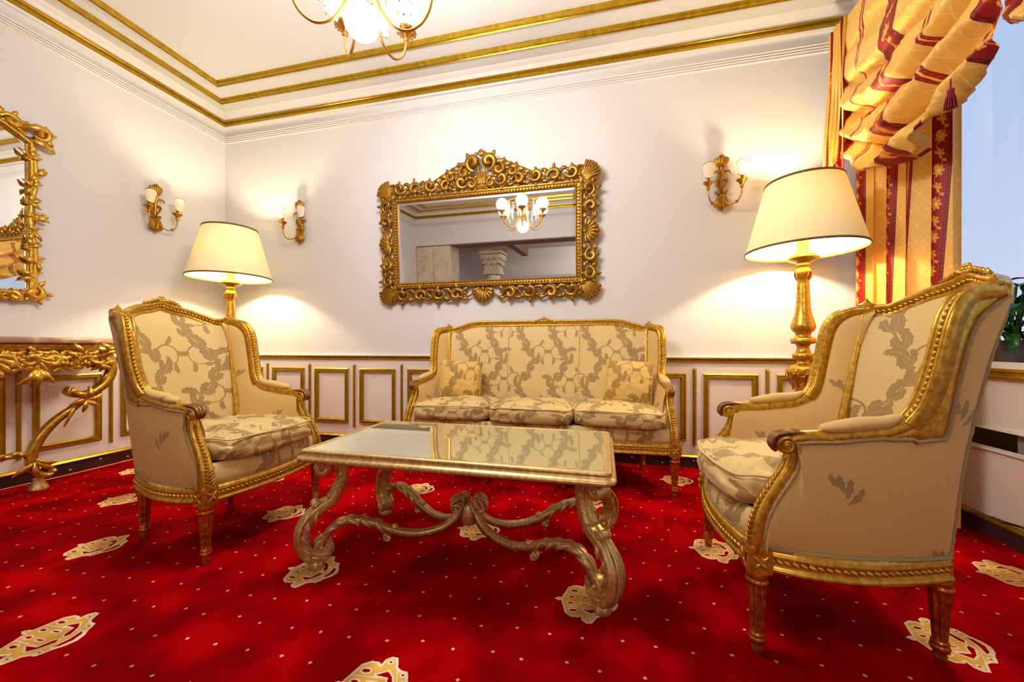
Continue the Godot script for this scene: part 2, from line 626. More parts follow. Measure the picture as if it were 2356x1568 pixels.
func make_materials():
	var m := plain("wall_plaster", Color(0.848, 0.842, 0.838), 0.85)
	m.uv1_triplanar = true; m.uv1_world_triplanar = true; m.uv1_scale = Vector3.ONE * 2.2
	relief(m, .09, 3, .035, 3)
	plain("ceiling_paint", Color(0.825, 0.82, 0.805), .85)
	plain("white_trim", Color(0.875, 0.86, 0.84), .55)
	plain("wainscot", Color(0.875, 0.835, 0.80), .45)
	worn("gold_paint", Color(0.62, 0.48, 0.07), Color(0.80, 0.66, 0.15), .02, 3.0, .27, .70, 21, 1.0)
	worn("gilt", Color(0.68, 0.48, 0.125), Color(0.92, 0.75, 0.31), .03, 5.0, .30, .74, 22, 1.3)
	worn("gilt_dark", Color(0.50, 0.345, 0.10), Color(0.74, 0.56, 0.21), .03, 5.0, .34, .76, 23, 1.3)
	worn("gilt_antique", Color(0.56, 0.38, 0.08), Color(0.82, 0.62, 0.20), .03, 6.0, .32, .76, 33, 1.3)
	worn("gilt_rose", Color(0.46, 0.27, 0.17), Color(0.68, 0.48, 0.30), .03, 5.0, .42, .55, 24)
	worn("gilt_bole", Color(0.58, 0.23, 0.07), Color(0.86, 0.56, 0.20), .02, 6.0, .30, .72, 31, 1.2)
	worn("gilt_silver", Color(0.72, 0.58, 0.34), Color(0.93, 0.82, 0.57), .03, 5.0, .36, .60, 25, 1.2)
	var brass := plain("brass", Color(0.78, 0.58, 0.28), .2, .95)
	brass.clearcoat_enabled = false
	m = plain("carpet", Color.WHITE, 1.0)
	m.metallic_specular = .08
	m.albedo_texture = carpet_texture()
	m.detail_enabled = true
	m.detail_blend_mode = BaseMaterial3D.BLEND_MODE_MUL
	m.detail_uv_layer = BaseMaterial3D.DETAIL_UV_2
	m.detail_albedo = mottled(Color(.68, .62, .62), Color(1.0, 1.0, 1.0), .014, 41, 512, 5, 1.9)
	m = plain("shaded_skirting_carpet", Color(0.20, 0.006, 0.012), 1.0)  # darker than the floor carpet; wall-foot shade is put into the colour
	m = plain("damask", Color.WHITE, .62)
	m.albedo_texture = damask_texture(false)
	m.rim_enabled = true; m.rim = .25; m.rim_tint = .6
	m = plain("plain_cloth", Color.WHITE, .7)
	m.albedo_texture = damask_texture(true)
	m.rim_enabled = true; m.rim = .25; m.rim_tint = .6
	m = mats.damask.duplicate()
	m.albedo_color = Color(1.0, .94, .78)
	mats["pillow_damask"] = m
	worn("braid", Color(0.52, 0.42, 0.25), Color(0.78, 0.68, 0.48), .12, 8.0, .8, 0.0, 26)
	m = plain("curtain_cloth", Color.WHITE, .55)
	m.albedo_texture = curtain_texture()
	m.backlight_enabled = true; m.backlight = Color(.6, .6, .6)
	m.rim_enabled = true; m.rim = .2; m.rim_tint = .5
	plain("tassel_red", Color(0.55, 0.02, 0.07), .7)
	m = plain("mirror_glass", Color(0.93, 0.93, 0.92), .015, 1.0)
	m = plain("table_glass", Color(0.86, 0.87, 0.76), .03, .82)
	m = plain("window_glass", Color(0.95, 0.97, 1.0, 0.05), .0)
	m.transparency = BaseMaterial3D.TRANSPARENCY_ALPHA
	m = plain("crystal", Color(0.98, 0.99, 1.0, 0.02), .0)
	m.refraction_enabled = true; m.refraction_scale = .05
	m.transparency = BaseMaterial3D.TRANSPARENCY_ALPHA
	m = plain("lamp_shade", Color(0.95, 0.90, 0.72), .8)
	m.backlight_enabled = true; m.backlight = Color(.235, .20, .115)
	worn("shade_trim", Color(0.36, 0.24, 0.07), Color(0.50, 0.36, 0.13), .1, 8.0, .7, .1, 27)
	m = plain("sconce_shade", Color(0.92, 0.87, 0.77), .75)
	m.backlight_enabled = true; m.backlight = Color(.16, .145, .12)
	plain("unlit_bulb", Color(0.90, 0.89, 0.85), .15)
	plain("candle_tube", Color(0.86, 0.80, 0.55), .6)
	for g in [["globe_light", Color(1.0, .97, .92), 1.25], ["bulb_light", Color(1.0, .86, .58), 4.0]]:
		m = plain(g[0], Color(.95, .95, .93), .4)
		m.emission_enabled = true; m.emission = g[1]; m.emission_energy_multiplier = g[2]
	m = plain("pink_marble", Color.WHITE, .18)
	m.albedo_texture = marble_texture(Color(.60, .44, .36), Color(.93, .85, .75), 51)
	m.uv1_triplanar = true; m.uv1_scale = Vector3.ONE * 1.5
	m = plain("cream_marble", Color.WHITE, .3)
	m.albedo_texture = marble_texture(Color(.84, .80, .70), Color(.70, .62, .50), 52)
	m.uv1_triplanar = true; m.uv1_scale = Vector3.ONE * .9
	worn("leaf_green", Color(0.05, 0.24, 0.07), Color(0.16, 0.45, 0.13), .02, 6.0, .32, 0.0, 28)
	mats.leaf_green.backlight_enabled = true; mats.leaf_green.backlight = Color(.10, .22, .06)
	plain("terracotta", Color(0.34, 0.30, 0.28), .7)
	plain("soil", Color(0.06, 0.045, 0.035), 1.0)
	plain("radiator_grey", Color(0.55, 0.53, 0.50), .5)
	plain("mauve_paint", Color(0.50, 0.45, 0.46), .8)
	plain("wood_brown", Color(0.42, 0.26, 0.13), .5)
	plain("cable_brown", Color(0.36, 0.28, 0.18), .6)
	plain("cable_black", Color(0.03, 0.03, 0.03), .5)
	plain("cord_cream", Color(0.80, 0.66, 0.44), .7)
	plain("brown_velvet", Color(0.28, 0.21, 0.09), .8)
	plain("paper_white", Color(0.92, 0.91, 0.88), .8)

# ---------------------------------------------------------------- the room
const LEFT := -3.72
const RIGHT := 1.80
const BACK := -3.10
const FRONT := 1.15
const TOP := 3.20

func omni(at: Vector3, c: Color, energy: float, size: float, parent: Node3D = null):
	var l := OmniLight3D.new()
	l.name = "lamp_light"
	l.light_color = c
	l.light_energy = energy
	l.light_size = size
	l.omni_range = 12.0
	l.omni_attenuation = 2.0
	l.shadow_enabled = true
	(parent if parent else self).add_child(l, true)
	l.position = at

# moulding profile swept along a straight run; prof is (out from the wall, up)
func moulding(s: Shape, a: Vector3, b: Vector3, out: Vector3, prof: Array, mitre_a := 0.0, mitre_b := 0.0):
	var d := (b - a).normalized()
	var n := prof.size()
	for k in n:
		var p: Array = prof[k]; var q: Array = prof[(k + 1) % n]
		var pa: Vector3 = a + out * p[0] + Vector3.UP * p[1] + d * p[0] * mitre_a
		var pb: Vector3 = b + out * p[0] + Vector3.UP * p[1] - d * p[0] * mitre_b
		var qa: Vector3 = a + out * q[0] + Vector3.UP * q[1] + d * q[0] * mitre_a
		var qb: Vector3 = b + out * q[0] + Vector3.UP * q[1] - d * q[0] * mitre_b
		s.quad(pa, qa, qb, pb)

# the same profile round the four walls
func around_room(s: Shape, x0: float, x1: float, z0: float, z1: float, y: float, prof: Array, sides := [0, 1, 2, 3]):
	var c := [Vector3(x0, y, z1), Vector3(x0, y, z0), Vector3(x1, y, z0), Vector3(x1, y, z1)]
	var o := [Vector3.RIGHT, Vector3(0, 0, 1), Vector3.LEFT, Vector3(0, 0, -1)]
	for k in sides: moulding(s, c[k], c[(k + 1) % 4], o[k], prof, 1.0, 1.0)

# a gilt rectangular panel frame lying on a wall: centre, half sizes, wall normal
func panel_frame_mesh(hw: float, hh: float) -> ArrayMesh:
	var s := Shape.new()
	var prof := [[0.0, 0.0], [0.0, .014], [.006, .018], [.010, .012], [.018, .012], [.022, .020], [.030, .020], [.036, .010], [.040, 0.0]]
	var cs := [Vector2(-hw, -hh), Vector2(hw, -hh), Vector2(hw, hh), Vector2(-hw, hh)]
	for k in 4:
		var a: Vector2 = cs[k]; var b: Vector2 = cs[(k + 1) % 4]
		for j in prof.size() - 1:
			var f := func(c: Vector2, q: Array) -> Vector3: return Vector3(c.x - signf(c.x) * q[0], c.y - signf(c.y) * q[0], q[1])
			s.quad(f.call(a, prof[j]), f.call(a, prof[j + 1]), f.call(b, prof[j + 1]), f.call(b, prof[j]))
	return s.mesh()

func strip_mesh(h: float) -> ArrayMesh:
	var s := Shape.new()
	var prof := [Vector2(-.012, 0), Vector2(-.012, .008), Vector2(-.004, .016), Vector2(.004, .016), Vector2(.012, .008), Vector2(.012, 0)]
	for k in 5:
		var a: Vector2 = prof[k]; var b: Vector2 = prof[k + 1]
		var da := a.y; var db := b.y
		s.quad(Vector3(a.x, -h + da, a.y), Vector3(a.x, h - da, a.y), Vector3(b.x, h - db, b.y), Vector3(b.x, -h + db, b.y))
	s.quad(Vector3(-.012, h, 0), Vector3(-.004, h - .016, .016), Vector3(.004, h - .016, .016), Vector3(.012, h, 0))
	s.quad(Vector3(-.012, -h, 0), Vector3(-.004, -h + .016, .016), Vector3(.004, -h + .016, .016), Vector3(.012, -h, 0))
	return s.mesh()

func build_room():
	var s := Shape.new()
	# floor with the woven lattice, a hair out of square as it lies in the room
	var fl := SurfaceTool.new()
	fl.begin(Mesh.PRIMITIVE_TRIANGLES)
	var uvof := func(x: float, z: float) -> Vector2:
		var u := (x + .868) / 1.08
		return Vector2(u, (z + 2.006 + .065 * u) / .905)
	for q in [[-5.2, -3.3], [3.2, -3.3], [3.2, 5.0], [-5.2, -3.3], [3.2, 5.0], [-5.2, 5.0]]:
		fl.set_normal(Vector3.UP); fl.set_uv(uvof.call(q[0], q[1])); fl.set_uv2(Vector2(q[0], q[1]) * .42); fl.add_vertex(Vector3(q[0], 0, q[1]))
	for q in [[-5.2, -3.3], [3.2, 5.0], [3.2, -3.3], [-5.2, -3.3], [-5.2, 5.0], [3.2, 5.0]]:
		fl.set_normal(Vector3.DOWN); fl.set_uv(Vector2.ZERO); fl.set_uv2(Vector2.ZERO); fl.add_vertex(Vector3(q[0], -.12, q[1]))
	var fo := MeshInstance3D.new()
	fo.name = "floor"
	fo.mesh = fl.commit()
	fo.material_override = mats.carpet
	add_child(fo)
	fo.set_meta("kind", "structure")
	fo.set_meta("label", "deep red carpet with gold monogram crests and small cream dots")

	s = Shape.new()
	s.box(Vector3((LEFT + RIGHT) / 2, TOP + .08, (BACK + FRONT) / 2), Vector3(RIGHT - LEFT + .7, .16, FRONT - BACK + .4))
	setting("ceiling", s, mats.ceiling_paint)

	s = Shape.new()
	s.box(Vector3((LEFT + RIGHT) / 2, TOP / 2, BACK - .1), Vector3(RIGHT - LEFT + .6, TOP, .2))
	var back := setting("wall_back", s, mats.wall_plaster)
	s = Shape.new()
	s.box(Vector3(LEFT - .1, TOP / 2, (BACK + FRONT) / 2), Vector3(.2, TOP, FRONT - BACK + .2))
	var left := setting("wall_left", s, mats.wall_plaster)

	# window wall: opening from the sill to below the cornice
	var z0 := -3.02; var z1 := -.35; var y0 := .81; var y1 := 2.86
	s = Shape.new()
	var xm := RIGHT + .15
	s.box(Vector3(xm, TOP / 2, (BACK + z0) / 2), Vector3(.3, TOP, z0 - BACK))
	s.box(Vector3(xm, TOP / 2, (z1 + FRONT) / 2), Vector3(.3, TOP, FRONT - z1))
	s.box(Vector3(xm, (y1 + TOP) / 2, (z0 + z1) / 2), Vector3(.3, TOP - y1, z1 - z0))
	s.box(Vector3(RIGHT + .25, y0 / 2, (z0 + z1) / 2), Vector3(.1, y0, z1 - z0))
	s.box(Vector3(RIGHT - .04, 3.08, (BACK + FRONT) / 2), Vector3(.08, .25, FRONT - BACK))
	var right := setting("wall_right", s, mats.wall_plaster)
	right.set_meta("label", "window wall")

	# far wall behind the camera, seen in the mirrors: open below a beam
	s = Shape.new()
	s.box(Vector3((LEFT + RIGHT) / 2, 2.885, FRONT + .2), Vector3(RIGHT - LEFT, .63, .4))
	s.box(Vector3(1.45, 1.28, FRONT + .2), Vector3(.7, 2.56, .4))
	setting("wall_front", s, mats.wall_plaster)
	s = Shape.new()
	s.box(Vector3(-.93, 2.56, FRONT + .2), Vector3(4.05, .02, .42))
	setting("trim_9", s, mats.mauve_paint)

	# baseboards: carpet skirting with a gilt bead on top
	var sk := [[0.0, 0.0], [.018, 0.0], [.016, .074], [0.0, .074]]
	var gb := [[0.0, .072], [.022, .072], [.024, .080], [.014, .090], [.012, .094], [0.0, .096]]
	var names := ["left", "back", "right"]
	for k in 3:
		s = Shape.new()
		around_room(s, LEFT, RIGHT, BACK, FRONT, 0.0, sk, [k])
		var o := setting("baseboard_" + names[k], s, mats.shaded_skirting_carpet)
		s = Shape.new()
		around_room(s, LEFT, RIGHT, BACK, FRONT, 0.0, gb, [k])
		part("gilt_bead", s, mats.gold_paint, o)
		# dots woven into the skirting
		var dots := Shape.new()
		if k < 2:
			for i in 24:
				var q := Vector3(LEFT + .0185, .022 + .03 * (i % 2), -2.95 + i * .17) if k == 0 else Vector3(LEFT + .2 + i * .22, .022 + .03 * (i % 2), BACK + .0185)
				dots.box(q, Vector3(.002 if k == 0 else .012, .010, .012 if k == 0 else .002))
			part("skirting_dots", dots, mats.cord_cream, o).set_meta("kind", "stuff")

	# wainscot boards and chair rail
	var n := 1
	for k in 2:
		s = Shape.new()
		around_room(s, LEFT, RIGHT, BACK, FRONT, 0.0, [[0.0, .09], [.006, .09], [.006, .79], [0.0, .79]], [k])
		part("wainscot_board", s, mats.wainscot, left if k == 0 else back)
		s = Shape.new()
		around_room(s, LEFT, RIGHT, BACK, FRONT, 0.0, [[0.0, .783], [.014, .783], [.020, .787], [.020, .795], [.012, .799], [.014, .806], [.030, .810], [.030, .818], [0.0, .820]], [k])
		setting("trim_%d" % n, s, mats.gold_paint)
		n += 1
		s = Shape.new()
		around_room(s, LEFT, RIGHT, BACK, FRONT, 0.0, [[0.0, .819], [.026, .819], [.024, .826], [0.0, .826]], [k])
		part("ledge", s, mats.white_trim, left if k == 0 else back)
	# panel frames and upright strips, one by one
	var fm := panel_frame_mesh(.181, .2525)
	var sm := strip_mesh(.293)
	for k in 11:
		var x := -3.19 + .482 * k
		same("panel_strip", sm, mats.gold_paint, back, Transform3D(Basis.IDENTITY, Vector3(x, .447, BACK + .006)))
		if k < 10: same("panel_frame", fm, mats.gold_paint, back, Transform3D(Basis.IDENTITY, Vector3(x + .241, .4475, BACK + .006)))
	same("panel_frame", fm, mats.gold_paint, back, Transform3D(Basis.IDENTITY, Vector3(-3.43, .4475, BACK + .006)))
	var turned := Basis(Vector3.UP, PI / 2)
	for k in 8:
		var z := -2.65 + .482 * k
		same("panel_strip", sm, mats.gold_paint, left, Transform3D(turned, Vector3(LEFT + .006, .447, z)))
		same("panel_frame", fm, mats.gold_paint, left, Transform3D(turned, Vector3(LEFT + .006, .4475, z + .241)))
	same("panel_frame", fm, mats.gold_paint, left, Transform3D(turned, Vector3(LEFT + .006, .4475, -2.89)))

	# cornice: three fine white ridges, plain band, gilt moulding, cove
	var xr := RIGHT - .08
	s = Shape.new()
	for k in 4:
		var y := 2.945 + k * .017
		around_room(s, LEFT, xr, BACK, FRONT, y, [[0.0, 0.0], [.006 + k * .003, .003], [.010 + k * .003, .010], [.004 + k * .003, .015], [0.0, .016]])
	setting("trim_3", s, mats.white_trim)
	s = Shape.new()
	around_room(s, LEFT, xr, BACK, FRONT, 3.085, [[0.0, 0.0], [.030, .0], [.036, .012], [0.0, .014]])
	around_room(s, LEFT, xr, BACK, FRONT, 3.150, [[0.0, 0.0], [.034, 0.0], [.060, .030], [.095, .046], [.10, .05], [0.0, .05]])
	setting("trim_4", s, mats.white_trim)
	var gp := [[0.0, 0.0], [.034, 0.0], [.048, .006], [.050, .016], [.038, .022], [.036, .032], [.048, .040], [.050, .050], [.040, .058], [0.0, .058]]
	s = Shape.new()
	around_room(s, LEFT, xr, BACK, FRONT, 3.099, gp)
	setting("trim_5", s, mats.gold_paint)
	for k in 2:
		var d: float = [.215, .415][k]
		s = Shape.new()
		var cp := [[0.0, 0.0], [.004, -.018], [.014, -.024], [.022, -.012], [.030, -.012], [.036, -.026], [.050, -.026], [.056, -.010], [.058, 0.0]]
		around_room(s, LEFT + d, xr - d, BACK + d, FRONT - d, TOP, cp)
		setting("trim_%d" % (6 + k), s, mats.gold_paint)

	# window: frame, mullion, panes
	s = Shape.new()
	var gx := RIGHT + .17
	for q in [[z0 + .03, .06], [z1 - .03, .06], [-1.53, .06]]: s.box(Vector3(gx, (y0 + y1) / 2, q[0]), Vector3(.06, y1 - y0, q[1]), .006)
	for y in [y0 + .03, y1 - .03]: s.box(Vector3(gx, y, (z0 + z1) / 2), Vector3(.056, .06, z1 - z0), .006)
	var win := setting("window_1", s, mats.white_trim)
	for q in [[z0 + .06, -1.56], [-1.50, z1 - .06]]:
		s = Shape.new()
		s.quad(Vector3(gx, y0 + .06, q[0]), Vector3(gx, y1 - .06, q[0]), Vector3(gx, y1 - .06, q[1]), Vector3(gx, y0 + .06, q[1]))
		part("pane", s, mats.window_glass, win)
	s = Shape.new()
	s.box(Vector3(RIGHT + .12, .815, (z0 + z1) / 2), Vector3(.30, .03, z1 - z0), .006)
	part("sill", s, mats.white_trim, win)
	s = Shape.new()
	moulding(s, Vector3(RIGHT - .03, .755, z1), Vector3(RIGHT - .03, .755, BACK + .02), Vector3.LEFT, [[-.03, 0.0], [.004, 0.0], [.008, .008], [.002, .016], [.004, .026], [.014, .032], [.014, .044], [-.03, .045]])
	setting("trim_8", s, mats.gold_paint)

	# radiator cover below the window
	var rc := thing("radiator_cover", "cream radiator cover with a dark slot below the window sill", "radiator cover", Vector3(RIGHT, 0, -1.7))
	s = Shape.new()
	s.box(Vector3(.01, .635, 0.15), Vector3(.03, .235, 2.5), .004)
	part("upper_panel", s, mats.wainscot, rc)
	s = Shape.new()
	s.box(Vector3(-.005, .515, 0.15), Vector3(.03, .012, 2.5), .003)
	s.box(Vector3(-.005, .415, 0.15), Vector3(.03, .012, 2.5), .003)
	part("slot_trim", s, mats.white_trim, rc)
	s = Shape.new()
	s.box(Vector3(.01, .235, 0.15), Vector3(.03, .35, 2.5), .004)
	part("lower_panel", s, mats.wainscot, rc)
	s = Shape.new()
	s.box(Vector3(.178, .40, 0.15), Vector3(.01, .76, 2.44))
	s.box(Vector3(.10, .40, 1.385), Vector3(.16, .76, .01)); s.box(Vector3(.10, .40, -1.10), Vector3(.16, .76, .01))
	part("inner_casing", s, mats.radiator_grey, rc)
	var fin := Shape.new()
	fin.box(Vector3.ZERO, Vector3(.03, .098, .036), .006)
	var finm := fin.mesh()
	for k in 30: same("radiator_fin", finm, mats.radiator_grey, rc, Transform3D(Basis.IDENTITY, Vector3(.05, .465, -.51 + k * .042)))
	s = Shape.new()
	s.box(Vector3(-.006, .045, 0.15), Vector3(.02, .03, 2.5), .004)
	part("gilt_base", s, mats.gold_paint, rc)

	# the room beyond the opening
	s = Shape.new()
	s.box(Vector3(-1, 1.6, 4.9), Vector3(8.4, 3.2, .2)); s.box(Vector3(-5.1, 1.6, 3.2), Vector3(.2, 3.2, 3.6)); s.box(Vector3(3.1, 1.6, 3.2), Vector3(.2, 3.2, 3.6))
	s.box(Vector3(-4.5, 1.6, FRONT + .2), Vector3(1.5, 3.2, .2)); s.box(Vector3(2.6, 1.6, FRONT + .2), Vector3(1.2, 3.2, .2))
	setting("wall_far", s, mats.wall_plaster)
	s = Shape.new()
	s.box(Vector3(-1, 3.1, 3.2), Vector3(8.4, .2, 3.8))
	setting("ceiling_far", s, mats.ceiling_paint)

# ---------------------------------------------------------------- gilt wing seats: armchairs and settee share one side profile
func fluted_leg(h: float) -> ArrayMesh:
	var s := Shape.new()
	var r := .030
	var prof := [[.012, 0.0], [.014, .004], [.016, .022], [.013, .030], [.020, .036], [.0225, .044], [.0205, .050], [.017, .053], [.020, .057], [.0195, .061], [.016, .064]]
	for k in 13:
		var f := k / 12.0
		prof.append([lerpf(.0165, .0255, f), .066 + (h - .066 - .045) * f])
	prof += [[.0255, h - .043], [.029, h - .040], [.030, h - .034], [.027, h - .030], [.024, h - .026], [.028, h - .022], [.029, h - .014], [.026, h - .008], [.024, h]]
	s.lathe(prof, 40, Vector3.ZERO, 8, .0075, .070, h - .046)
	return s.mesh()

func rope_along(s: Shape, path: PackedVector3Array, nrm, off: float, r: float, pitch: float):
	var left := 0.0
	for i in path.size() - 1:
		var a := path[i]; var b := path[i + 1]
		var d := b - a
		var l := d.length()
		var t := d / maxf(l, 1e-6)
		var n: Vector3 = nrm[i] if nrm is Array else nrm
		n = (n - t * n.dot(t)).normalized()
		var side := t.cross(n)
		while left < l:
			var c := a + t * left + n * off
			var along := (t + side * .42).normalized()
			s.ball(c, Vector3(r, pitch * .56, r), Basis(along.cross(n).normalized(), along, n), 6, 4)
			left += pitch
		left -= l

# a surface stretched between two curves, bulging along a direction
func stretched(a: PackedVector3Array, b: PackedVector3Array, n: int, bulge: Vector3, uvf: Callable) -> Shape:
	var s := Shape.new()
	var rows := []; var uvs := []
	for i in a.size():
		var row := PackedVector3Array(); var ur := PackedVector2Array()
		for k in n + 1:
			var f := float(k) / n
			var p := a[i].lerp(b[i], f) + bulge * pow(4.0 * f * (1.0 - f), .6)
			row.append(p); ur.append(uvf.call(p))
		rows.append(row); uvs.append(ur)
	s.grid(rows, false, false, uvs)
	return s

func resample(p: PackedVector3Array, n: int) -> PackedVector3Array:
	var total := 0.0
	for i in p.size() - 1: total += p[i].distance_to(p[i + 1])
	var out := PackedVector3Array()
	var seg := 0; var done := 0.0
	for k in n:
		var want := total * k / (n - 1)
		while seg < p.size() - 2 and done + p[seg].distance_to(p[seg + 1]) < want:
			done += p[seg].distance_to(p[seg + 1]); seg += 1
		var l := p[seg].distance_to(p[seg + 1])
		out.append(p[seg].lerp(p[seg + 1], clampf((want - done) / maxf(l, 1e-6), 0, 1)))
	return out

func joined(parts: Array) -> PackedVector3Array:
	var out := PackedVector3Array()
	for p in parts: out.append_array(p)
	return out

# a puffed loose cushion: half sizes, thickness, bow of the front edge
func cushion_shape(hx: float, hz: float, th: float, bow: float, seed: int, soft := .9, wr := .010) -> Shape:
	var nz := FastNoiseLite.new()
	nz.seed = seed; nz.frequency = 5.0; nz.fractal_octaves = 3
	var s := Shape.new()
	var rows := []; var uvs := []
	var na := 72; var nr := 26
	for i in nr + 1:
		var f := float(i) / nr            # 0 bottom centre .. 1 top centre
		var row := PackedVector3Array(); var ur := PackedVector2Array()
		for k in na + 1:
			var a := TAU * k / na
			var ca := cos(a); var sa := sin(a)
			var ex := .24
			var ox := signf(ca) * pow(absf(ca), ex) * hx
			var oz := signf(sa) * pow(absf(sa), ex) * hz
			if sa > 0: oz += bow * (1.0 - pow(absf(ox / hx), 2.0)) * sa
			var rad: float; var y: float
			if f < .36:
				rad = f / .36 * .955; y = -.5 * th * (1.0 - .10 * pow(rad, 3.0))
			elif f < .64:
				var g := (f - .36) / .28
				rad = .955 + .045 * sin(PI * g) * soft; y = lerpf(-.45, .40, g) * th
			else:
				rad = (1.0 - f) / .36 * .955; y = th * (.40 + .32 * pow(1.0 - pow(rad, 2.2), .8))
			var p := Vector3(ox * rad, y, oz * rad)
			var w := nz.get_noise_3d(p.x * 2.2, p.y * 5.0, p.z * 1.1) * wr * 1.6 + nz.get_noise_3d(p.x * .8 + 7, p.y, p.z * 3.0) * wr
			p += Vector3(ca * .6, .9 if f > .5 else 0.0, sa * .6) * w
			row.append(p)
			ur.append(Vector2((p.x) / .52 + seed * .37, (p.z - p.y * (1.6 if f < .66 else 0.0)) / .43))
		rows.append(row); uvs.append(ur)
	s.grid(rows, false, false, uvs)
	return s

func cushion_piping(hx: float, hz: float, y: float, bow: float, r := .0045) -> Shape:
	var s := Shape.new()
	var p := PackedVector3Array()
	for k in 97:
		var a := TAU * k / 96
		var ca := cos(a); var sa := sin(a)
		var ox := signf(ca) * pow(absf(ca), .24) * hx * .972
		var oz := signf(sa) * pow(absf(sa), .24) * hz * .972
		if sa > 0: oz += bow * (1.0 - pow(absf(ox / hx), 2.0)) * sa
		p.append(Vector3(ox, y + .004 * sin(a * 5.0), oz))
	s.tube(p, r, 6)
	return s

func wing_seat(root: Node3D, wf: float, wb: float, leg_x: Array, settee: bool):
	var gilt: Material = mats.gilt
	var rail_y := .283
	var wr := wb - .055                         # half width between the rear legs
	var uv_side := func(p: Vector3) -> Vector2: return Vector2(p.z / .52 + .13, -p.y / .43 + .4)
	var uv_back := func(p: Vector3) -> Vector2: return Vector2(p.x / .52 + .5, -p.y / .43 + .1)
	var hollow := .035 if settee else .115         # how far the back curves away from the sitter
	var rail := PackedVector2Array([Vector2(-.026, -.020), Vector2(-.027, .006), Vector2(-.024, .016), Vector2(-.018, .019), Vector2(-.013, .014), Vector2(-.010, .007), Vector2(.010, .007), Vector2(.013, .014), Vector2(.018, .019), Vector2(.024, .016), Vector2(.027, .006), Vector2(.026, -.020)])

	# ---- the gilt outline of one side
	var post := spline([Vector3(wf + .012, .30, .252), Vector3(wf + .012, .36, .250), Vector3(wf + .008, .43, .230), Vector3(wf + .002, .50, .192), Vector3(wf - .004, .55, .164), Vector3(wf - .004, .595, .156), Vector3(wf - .002, .625, .160)], 5)
	var arm := spline([Vector3(wf - .002, .630, .165), Vector3(wf, .638, .12), Vector3(wf - .003, .643, .06), Vector3(wf - .008, .655, -.01), Vector3(wf - .012, .664, -.072), Vector3(wf - .012, .688, -.118)], 5)
	var wing := spline([Vector3(wf - .012, .688, -.118), Vector3(wf - .006, .735, -.146), Vector3(wf + .002, .81, -.166), Vector3(wf + .004, .89, -.182), Vector3(wf + .004, .958, -.196), Vector3(wf + .000, 1.000, -.212), Vector3(wf - .010, 1.030, -.238), Vector3(lerpf(wf, wb, .6), 1.043, -.280), Vector3(wb, 1.046, -.320)], 5)
	# ---- top rail of the back
	var tp := []
	if settee:
		tp = [Vector3(-wb, 1.036, -.322), Vector3(-wb + .05, 1.037, -.330), Vector3(-wb + .11, 1.054, -.338), Vector3(-wb + .19, 1.078, -.342), Vector3(-wb + .28, 1.087, -.344), Vector3(-.25, 1.089, -.345), Vector3(0, 1.090, -.345)]
	else:
		tp = [Vector3(-wb, 1.040, -.322), Vector3(-wb + .045, 1.040, -.335), Vector3(-wb + .09, 1.060, -.338), Vector3(-wb + .15, 1.086, -.342), Vector3(-wb + .21, 1.100, -.344), Vector3(0, 1.118, -.345)]
	for i in range(tp.size() - 2, -1, -1): tp.append(Vector3(-tp[i].x, tp[i].y, tp[i].z))
	var crest := spline(tp, 6)
	for i in crest.size(): crest[i].z -= hollow * (1.0 - pow(crest[i].x / wb, 2.0))

	# ---- upholstered back
	var foot_y := .40
	var cols := 60 if settee else 30
	var top_edge := resample(crest, cols + 1)
	var low := PackedVector3Array()
	for i in cols + 1:
		top_edge[i] = top_edge[i] * Vector3((wb - .022) / wb, 1, 1) + Vector3(0, -.016, .006)
		var lf := float(i) / cols
		low.append(Vector3(lerpf(-(wb - .055), wb - .055, lf), foot_y, -.222 - hollow * .35 * (1.0 - pow(2 * lf - 1, 2.0))))
	var o := part("back_upholstery", stretched(top_edge, low, 22, Vector3(0, 0, .028), uv_back), mats.damask, root)
	if settee:
		for x in [-.285, .285]:
			var sp := PackedVector3Array()
			for k in 16:
				var f := k / 15.0
				sp.append(Vector3(x, 1.07, -.332 - hollow * (1.0 - pow(x / wb, 2.0))).lerp(Vector3(x * .97, foot_y, -.222 - hollow * .35 * .87), f) + Vector3(0, 0, .030 * pow(4 * f * (1 - f), .6)))
			var seam := Shape.new()
			seam.tube(sp, .0035, 6)
			part("seam_piping", seam, mats.damask, o)

	# outer back
	var edge_r := spline([Vector3(wb + .004, 1.005, -.340), Vector3(wb + .006, .94, -.322), Vector3(wb + .004, .84, -.298), Vector3(wb - .010, .60, -.262), Vector3(wb - .022, .42, -.248), Vector3(wb - .028, .315, -.242)], 6)
	var orow := []; var ouv := []
	for p in edge_r:
		var row := PackedVector3Array(); var ur := PackedVector2Array()
		var deep := hollow * lerpf(.2, 1.0, clampf((p.y - .35) / .65, 0, 1))
		for k in 21:
			var f := k / 20.0
			var q := Vector3(lerpf(p.x, -p.x, f), p.y + (.055 * (1.0 - pow(2 * f - 1, 2.0)) if p.y > .98 else 0.0), p.z - deep * (1.0 - pow(2 * f - 1, 2.0)))
			row.append(q); ur.append(uv_back.call(q))
		orow.append(row); ouv.append(ur)
	var ob := Shape.new()
	ob.grid(orow, false, false, ouv)
	part("outer_back", ob, mats.plain_cloth, root)

